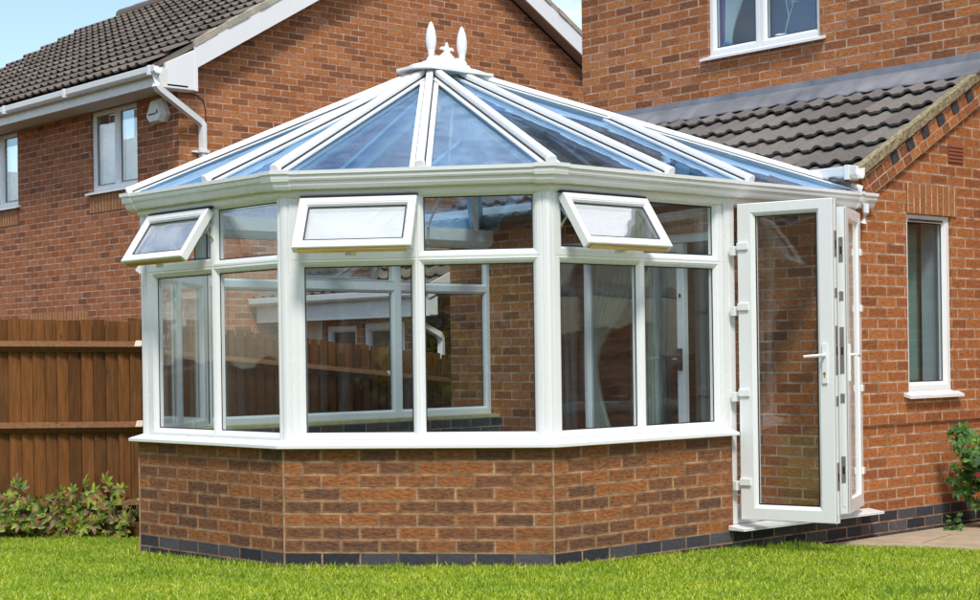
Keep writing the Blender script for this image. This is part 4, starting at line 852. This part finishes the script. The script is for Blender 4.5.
# alarm box
al = thing('alarm_box', (-9.24, -.03, 3.77), 'white angular burglar alarm box on the neighbouring wall', 'alarm')
mb = MB(); cx_, y0 = -9.17, -.031
pts = [(-.13, .0), (.13, .0), (.205, .075), (.09, .27), (-.09, .27), (-.205, .075)]; pts = [(a, b + 3.745) for a, b in pts]
fr = [(-.09, .02), (.09, .02), (.15, .085), (.06, .24), (-.06, .24), (-.15, .085)]; fr = [(a, b + 3.745) for a, b in fr]
bk = [Vector((cx_ + a, y0, b)) for a, b in pts]; mdp = [Vector((cx_ + a, y0 - .05, b)) for a, b in pts]; ft = [Vector((cx_ + a, y0 - .10, b)) for a, b in fr]
for P_, Q_ in ((bk, mdp), (mdp, ft)):
    for k in range(6): mb.face([P_[k], P_[(k + 1) % 6], Q_[(k + 1) % 6], Q_[k]])
mb.face(ft); mb.build('cover', 'upvc_old', al)
mb = MB()
for k in range(6): mb.aabb(cx_ - .10 + k * .026, cx_ - .083 + k * .026, y0 - .104, y0 - .1005, 3.835, 3.852)
mb.prism([Vector((cx_ + .055, y0 - .101, 3.845)), Vector((cx_ + .10, y0 - .101, 3.845)), Vector((cx_ + .085, y0 - .101, 3.895))], (0, -.003, 0)); mb.build('emblem', 'ink', al)

# ================================================================== GARAGE beside the neighbour house (seen through the glazing)
ga = thing('garage', (-7.3, 1.2, GZ), 'low tiled brick garage against the neighbouring gable, seen through the conservatory glass', 'garage')
plA = Plane((NX + .02, 1.2), (-5.95, 1.2)); LA = plA.L
mb = MB(); wallmesh(mb, plA, -.6, 1.56, .2, [(.95, 1.5, .4, 1.47), (1.62, 2.32, -.3, 1.49)]); wallmesh(mb, Plane((-5.95, 1.2), (-5.95, 5.2)), -.6, 1.56, .2)
mb.face([(-5.95, 1.2, 1.56), (-5.95, 5.2, 1.56), (-5.95, 3.2, 2.50)], [(0, 1.56), (4, 1.56), (2, 2.5)]); mb.build('wall', 'brick', ga, fix=False)
mb = MB(); mb.aabb(NX + .02, -5.75, .93, .955, 1.53, 1.735); mb.aabb(NX + .02, -5.95, .955, 1.2, 1.53, 1.55); mb.aabb(-5.78, -5.757, .957, 1.06, 1.54, 1.73); mb.build('fascia', 'upvc', ga)
house_gutter([(NX + .02, .93), (-5.80, .93)], 1.80, ga)
mb = MB(); ring(mb, plA, (.95, 1.5, .4, 1.47), (1.02, 1.43, .47, 1.40), o0=-.02); ring(mb, plA, (1.62, 2.32, -.3, 1.49), (1.71, 2.23, -.2, 1.40), o0=-.02); fr_ = mb.build('window', 'upvc', ga)
mb = MB(); mb.box(plA(.96, .41, -.10), plA.t * .53, plA.n * .02, Vector((0, 0, 1.05))); mb.box(plA(1.66, -.28, -.08), plA.t * .62, plA.n * .02, Vector((0, 0, 1.75))); mb.build('panel', 'brownd', fr_)
mb = MB(); mb.box(plA(.1, .9, .002), plA.t * .8, plA.n * .01, Vector((0, 0, .63))); mb.build('render_panel', 'cream', ga)
GSL = .44; dg = Vector((0, 1, GSL)).normalized()
mb = MB(); mb.prism([Vector((NX + .02, y, z)) for y, z in ((.92, 1.73), (3.2, 1.73 + GSL * 2.28), (5.5, 1.70), (5.5, 1.75), (3.2, 1.78 + GSL * 2.28), (.92, 1.78))], (3.02, 0, 0)); gr_ = mb.build('roof', 'tile', ga)
tile_roof('roof_tiles', (NX + .02, .88, 1.755), (1, 0, 0), dg, 3.03, 7, 'tile_n', gr_, gauge=.345)
mb = MB(); mb.prism([Vector((-5.76, y, z)) for y, z in ((.93, 1.70), (3.2, 1.70 + GSL * 2.27), (3.2, 1.84 + GSL * 2.27), (.93, 1.84))], (.02, 0, 0)); mb.build('barge_board', 'upvc_old', gr_)
mb = MB(); mb.tube([(-5.86, .86, 1.72), (-5.86, .87, 1.48), (-5.88, 1.18, 1.34), (-5.90, 1.22, 1.30), (-5.90, 1.22, -.4)], .04, 4, sq=True); mb.build('downpipe', 'upvc', ga)

# ================================================================== FENCES
def fence(P, Q, z_top0, z_top1, zb, rails, label, name='wooden_fence', face=1, cut=()):
    pl = Plane(P, Q); t = thing(name, (P[0], P[1], GZ), label, 'fence', 'brown featheredge garden fences'); L_ = pl.L
    mb = MB(); s = 0; zt = lambda x: z_top0 + (z_top1 - z_top0) * x / L_
    while s < L_:
        w = .092 + R.uniform(-.004, .004); o = R.uniform(-.002, .002); dz = R.uniform(-.007, .007)
        a, b = s, min(s + w - .011, L_)
        mb.hexa([pl(a, zb, -.020 + o), pl(b, zb, -.026 + o), pl(b, zb, -.018 + o), pl(a, zb, .008 + o), pl(a, zt(a) + dz, -.020 + o), pl(b, zt(b) + dz, -.026 + o), pl(b, zt(b) + dz, -.018 + o), pl(a, zt(a) + dz, .008 + o)]); s += w
    mb.build('board', 'fence', t)
    mb = MB(); mb.hexa([pl(0, zb, -.045), pl(L_, zb, -.045), pl(L_, zb, -.030), pl(0, zb, -.030), pl(0, z_top0 - .04, -.045), pl(L_, z_top1 - .04, -.045), pl(L_, z_top1 - .04, -.030), pl(0, z_top0 - .04, -.030)]); mb.build('seam_shadow_sheet', 'seam_shadow_sheet', t)  # dark sheet added behind the boards, stands in for the seam shadows
    for (r0, r1) in rails:
        mb = MB(); zz0, zz1 = r0, r1
        mb.prism([pl(0, zz0 - .085, .010), pl(0, zz0, .010), pl(0, zz0 - .042, .062)], Vector((0, 0, 0)) + (pl(L_, zz1, 0) - pl(0, zz0, 0))); rl = mb.build('rail', 'rail', t)
        for c in cut:
            m = MB(); q = pl(c, zz0 + (zz1 - zz0) * c / L_, 0); m.prism([q + pl.n * .011 + Vector((0, 0, .002)), q + pl.n * .064 + Vector((0, 0, -.040)), q + pl.n * .064 + pl.t * .05 + Vector((0, 0, -.040)), q + pl.n * .011 + pl.t * .09 + Vector((0, 0, .002))], Vector((0, 0, .004))); m.build('cut_end', 'cutend', rl)
    mb = MB(); mb.box(pl(0, GZ - .12, -.015), pl.t * L_, pl.n * .035, Vector((0, 0, .22))); mb.build('gravel_board', 'rail' if False else 'fence', t)
    for k in range(int(L_ / 1.83) + 1):
        x = min(k * 1.83, L_ - .1); mb = MB(); mb.box(pl(x, GZ - .3, -.14), pl.t * .09, pl.n * .09, Vector((0, 0, zt(x) - GZ + .22))); mb.build('post', 'fence', t)
    return t
FC = (-4.32, -3.10); FD = Vector((.68, .735)).normalized()
P0 = (FC[0] - 2.75 * FD.x, FC[1] - 2.75 * FD.y); Q0 = (FC[0] + .10 * FD.x, FC[1] + .10 * FD.y)
fence(P0, Q0, 1.50, 1.425, .05, [(1.32, 1.27), (.675, .665), (.03, .08)], 'brown featheredge fence left of the conservatory with creeper at its foot', cut=(2.72,))
fence((-4.75, -2.95), (-4.75, 4.0), 1.46, .78, .0, [(1.24, .58), (.62, .0)], 'brown fence sloping away behind the conservatory, seen through the glass', cut=(2.55,))

# ================================================================== PLANTS
def leafpoly(v, f, p, d, n, ln, w):
    d = d.normalized(); s = d.cross(n); s = s.normalized() if s.length > 1e-4 else Vector((1, 0, 0)); i = len(v); nn = s.cross(d)
    v += [tuple(p), tuple(p + d * ln * .35 + s * w + nn * w * .3), tuple(p + d * ln * .75 + s * w * .75 - nn * w * .1), tuple(p + d * ln - nn * ln * .15), tuple(p + d * ln * .75 - s * w * .75 - nn * w * .1), tuple(p + d * ln * .35 - s * w + nn * w * .3), tuple(p + d * ln * .55)]
    f += [(i, i + 1, i + 6, i + 5), (i + 1, i + 2, i + 6), (i + 2, i + 3, i + 6), (i + 3, i + 4, i + 6), (i + 4, i + 5, i + 6)]
def creeper(label, stems, nleaf, name='creeper', mat='creeper', size=.082, face=Vector((.68, -.73, 0)), flowers=()):
    base = stems[0][0]; t = thing(name, base, label, 'plant', 'creepers at the fence foot' if name == 'creeper' else None); mb = MB(); v, f = [], []
    for st in stems:
        pts = [Vector(p) for p in st]; mb.tube(pts, [.007 - .005 * k / (len(pts) - 1) for k in range(len(pts))], 5)
        n = max(3, int(nleaf * sum((b - a).length for a, b in zip(pts, pts[1:]))))
        for _ in range(n):
            k = R.randrange(len(pts) - 1); u = R.random(); p = pts[k].lerp(pts[k + 1], u) + Vector((R.gauss(0, .035), R.gauss(0, .035), R.gauss(0, .045)))
            ax = (face + Vector((R.gauss(0, .5), R.gauss(0, .5), R.gauss(.25, .4)))).normalized(); e1 = ax.cross(Vector((R.gauss(0, .3), R.gauss(0, .3), 1))).normalized(); e2 = ax.cross(e1)
            dn = -1 if R.random() < .75 else 1; sz = size * R.uniform(.6, 1.25)
            for q in range(5):
                a = (-90 + (q - 2) * 42) * dn; a = math.radians(a); leafpoly(v, f, p, e1 * math.cos(a) + e2 * math.sin(a) * (1 if e2.z > 0 else -1) + ax * .1, ax, sz * (1 - .16 * abs(q - 2)), sz * .17)
    mb.build('stem', 'stem', t)
    me = bpy.data.meshes.new('foliage'); me.from_pydata(v, [], f); me.materials.append(M[mat]); o = bpy.data.objects.new('foliage', me); COL.objects.link(o); o.parent = t; o.matrix_parent_inverse = Matrix.Translation(-Vector(base))
    for fl_ in flowers:
        m = MB(); c = Vector(fl_)
        for ring_i, rr in enumerate((.012, .022, .032)):
            for q in range(6):
                a = q * 1.047 + ring_i * .5; d = Vector((math.cos(a) * .8, math.sin(a) * .8, .0)); ctr = c + Vector((0, 0, .01 - .008 * ring_i)); p1 = ctr + d * rr * .3; tn = Vector((-d.y, d.x, 0)); m.face([p1 - tn * .008, p1 + tn * .008, ctr + d * rr + tn * .014 + Vector((0, 0, .012)), ctr + d * rr - tn * .014 + Vector((0, 0, .012))])
        m.build('flower', 'petal', t, smooth=True, fix=False)
    return t
fp = lambda s, o, z: (Vector((FC[0], FC[1], 0)) + Vector((FD.x, FD.y, 0)) * s + Vector((FD.y, -FD.x, 0)) * o + Vector((0, 0, z)))
for lab, s0, s1, n, zpk, ln in (('leafy creeper with bright green shoots at the left picture edge', -1.35, -1.02, 6, .36, 26), ('low reddish green creeper in the middle of the fence foot', -1.15, -.35, 13, .10, 36), ('creeper climbing the fence beside the conservatory corner', -.46, .04, 8, .46, 28)):
    st = []
    for k in range(n):
        a = R.uniform(s0, s1); b = a + R.uniform(-.3, .3); zt = R.uniform(.35, 1) * zpk if zpk > .2 else R.uniform(.1, .22)
        st.append([fp(a, .12, GZ), fp(a * .7 + b * .3, .16, GZ + .12), fp(a * .3 + b * .7, .14, GZ + .12 + zt * .5), fp(b, .10, GZ + .14 + zt * .85)])
    creeper(lab, st, ln)
st = []
for k in range(12):
    x, y = R.uniform(.22, .42), R.uniform(1.15, 1.5); a, b = R.uniform(-.16, .1), R.uniform(-.34, .0); zt = R.uniform(.35, .80)
    st.append([Vector((x + .05, y, GZ)), Vector((x + .1 + a * .2, y + b * .3, GZ + zt * .4)), Vector((x + a * .6, y + b * .7, GZ + zt * .8)), Vector((x + a, y + b, GZ + zt))])
creeper('green rose bush with a pink flower against the right-hand brick wall', st, 70, 'rose_bush', 'rose', .07, Vector((.6, -.8, .2)), flowers=[(.35, .90, .225)])
st = [[Vector((.16, .86 + k * .02, GZ)), Vector((.18, .84 + k * .03, GZ + .04)), Vector((.2 + k * .02, .80 + k * .04, GZ + .07))] for k in range(3)]
creeper('small low weed growing between paving and black brick plinth', st, 120, 'weed', 'rose', .03, Vector((.5, -.7, .5)))
# loose mortar crumbs where wall meets paving
mb = MB()
for k in range(420):
    x, y = abs(R.gauss(.0, .05)) + .0, R.uniform(-.42, 1.1); s = R.uniform(.003, .011); z = GZ + .012; q = [Vector((x + R.uniform(-s, s), y + R.uniform(-s, s), z + h)) for h in (0, 0, 0, s * 1.2)]
    mb.face([q[0], q[1], q[3]]); mb.face([q[1], q[2], q[3]]); mb.face([q[2], q[0], q[3]])
tag(mb.build('gravel', 'gravel', fix=False), 'pale mortar crumbs lying where the paving meets the black plinth', 'gravel', kind='stuff')

# ================================================================== unseen garden behind the camera; green trees and house added to darken reflections
def tree(loc, h, r, mat, label, n=2600, ls=.09):
    t = thing('tree', loc, label, 'tree', 'trees in the far garden'); mb = MB(); c = Vector(loc); top = c + Vector((0, 0, h * .75)); mb.tube([c, c + Vector((.05, 0, h * .3)), top], [r * .10, r * .07, r * .02], 8); v, f = [], []
    cl = [(c + Vector((R.gauss(0, r * .45), R.gauss(0, r * .45), h * R.uniform(.3, .95))), r * R.uniform(.25, .5)) for _ in range(22)]
    for p, q in cl[:8]: mb.tube([c + Vector((0, 0, h * .3)), p], [r * .04, r * .01], 5)
    mb.build('trunk', 'stem', t)
    for _ in range(n):
        p, q = R.choice(cl); d = Vector((R.gauss(0, 1), R.gauss(0, 1), R.gauss(0, 1))).normalized(); leafpoly(v, f, p + d * q * R.uniform(.5, 1), Vector((R.gauss(0, 1), R.gauss(0, 1), R.gauss(-.3, 1))), d, ls * R.uniform(.7, 1.4), ls * .3)
    me = bpy.data.meshes.new('crown'); me.from_pydata(v, [], f); me.materials.append(M[mat]); o = bpy.data.objects.new('crown', me); COL.objects.link(o); o.parent = t; o.matrix_parent_inverse = Matrix.Translation(-c)
tree((5.4, -13.8, GZ), 3.4, .95, 'golden', 'golden leaved shrub at the far end of the garden')
tree((5.2, -18.5, GZ), 6.0, 2.4, 'green', 'tall green tree behind the garden fence, added to darken reflections', 3500, .16)
tree((14.5, -16.5, GZ), 5.0, 2.2, 'green', 'green tree by the garden corner, added to darken reflections', 3000, .15)
tree((-8.5, -15.0, GZ), 4.0, 2.0, 'green', 'broad green tree at the opposite garden edge, added to darken reflections', 3000, .15)
fence((-9, -15.8), (17, -15.8), 1.6, 1.6, .05, [(1.35, 1.35)], 'long brown fence closing the far end of the garden')

bh = thing('brick_house', (6, -24, GZ), 'brick house with tiled roof behind the camera, added to darken reflections', 'house', 'red brick houses')
pb = Plane((17, -21), (-6, -21)); hs = [(2 + k * 4.2, 3.3 + k * 4.2, z, z + 1.1) for k in range(5) for z in (.9, 3.4)]
mb = MB(); wallmesh(mb, pb, -.3, 5.0, .25, hs); mb.build('front_wall', 'brick', bh, fix=False)
mb = MB(); mb.prism([Vector((17.3, -20.6, 4.95)), Vector((17.3, -25, 7.4)), Vector((17.3, -29.4, 4.95))], (-23.6, 0, 0)); mb.build('roof', 'tile', bh)
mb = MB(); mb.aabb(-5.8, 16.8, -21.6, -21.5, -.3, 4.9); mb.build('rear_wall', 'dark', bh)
for h_ in hs:
    mb = MB(); ring(mb, pb, h_, (h_[0] + .08, h_[1] - .08, h_[2] + .08, h_[3] - .08), o0=-.04); f_ = mb.build('window', 'upvc', bh); pane(pb, (h_[0] + .08, h_[1] - .08, h_[2] + .08, h_[3] - .08), -.07, 'glassh', f_)
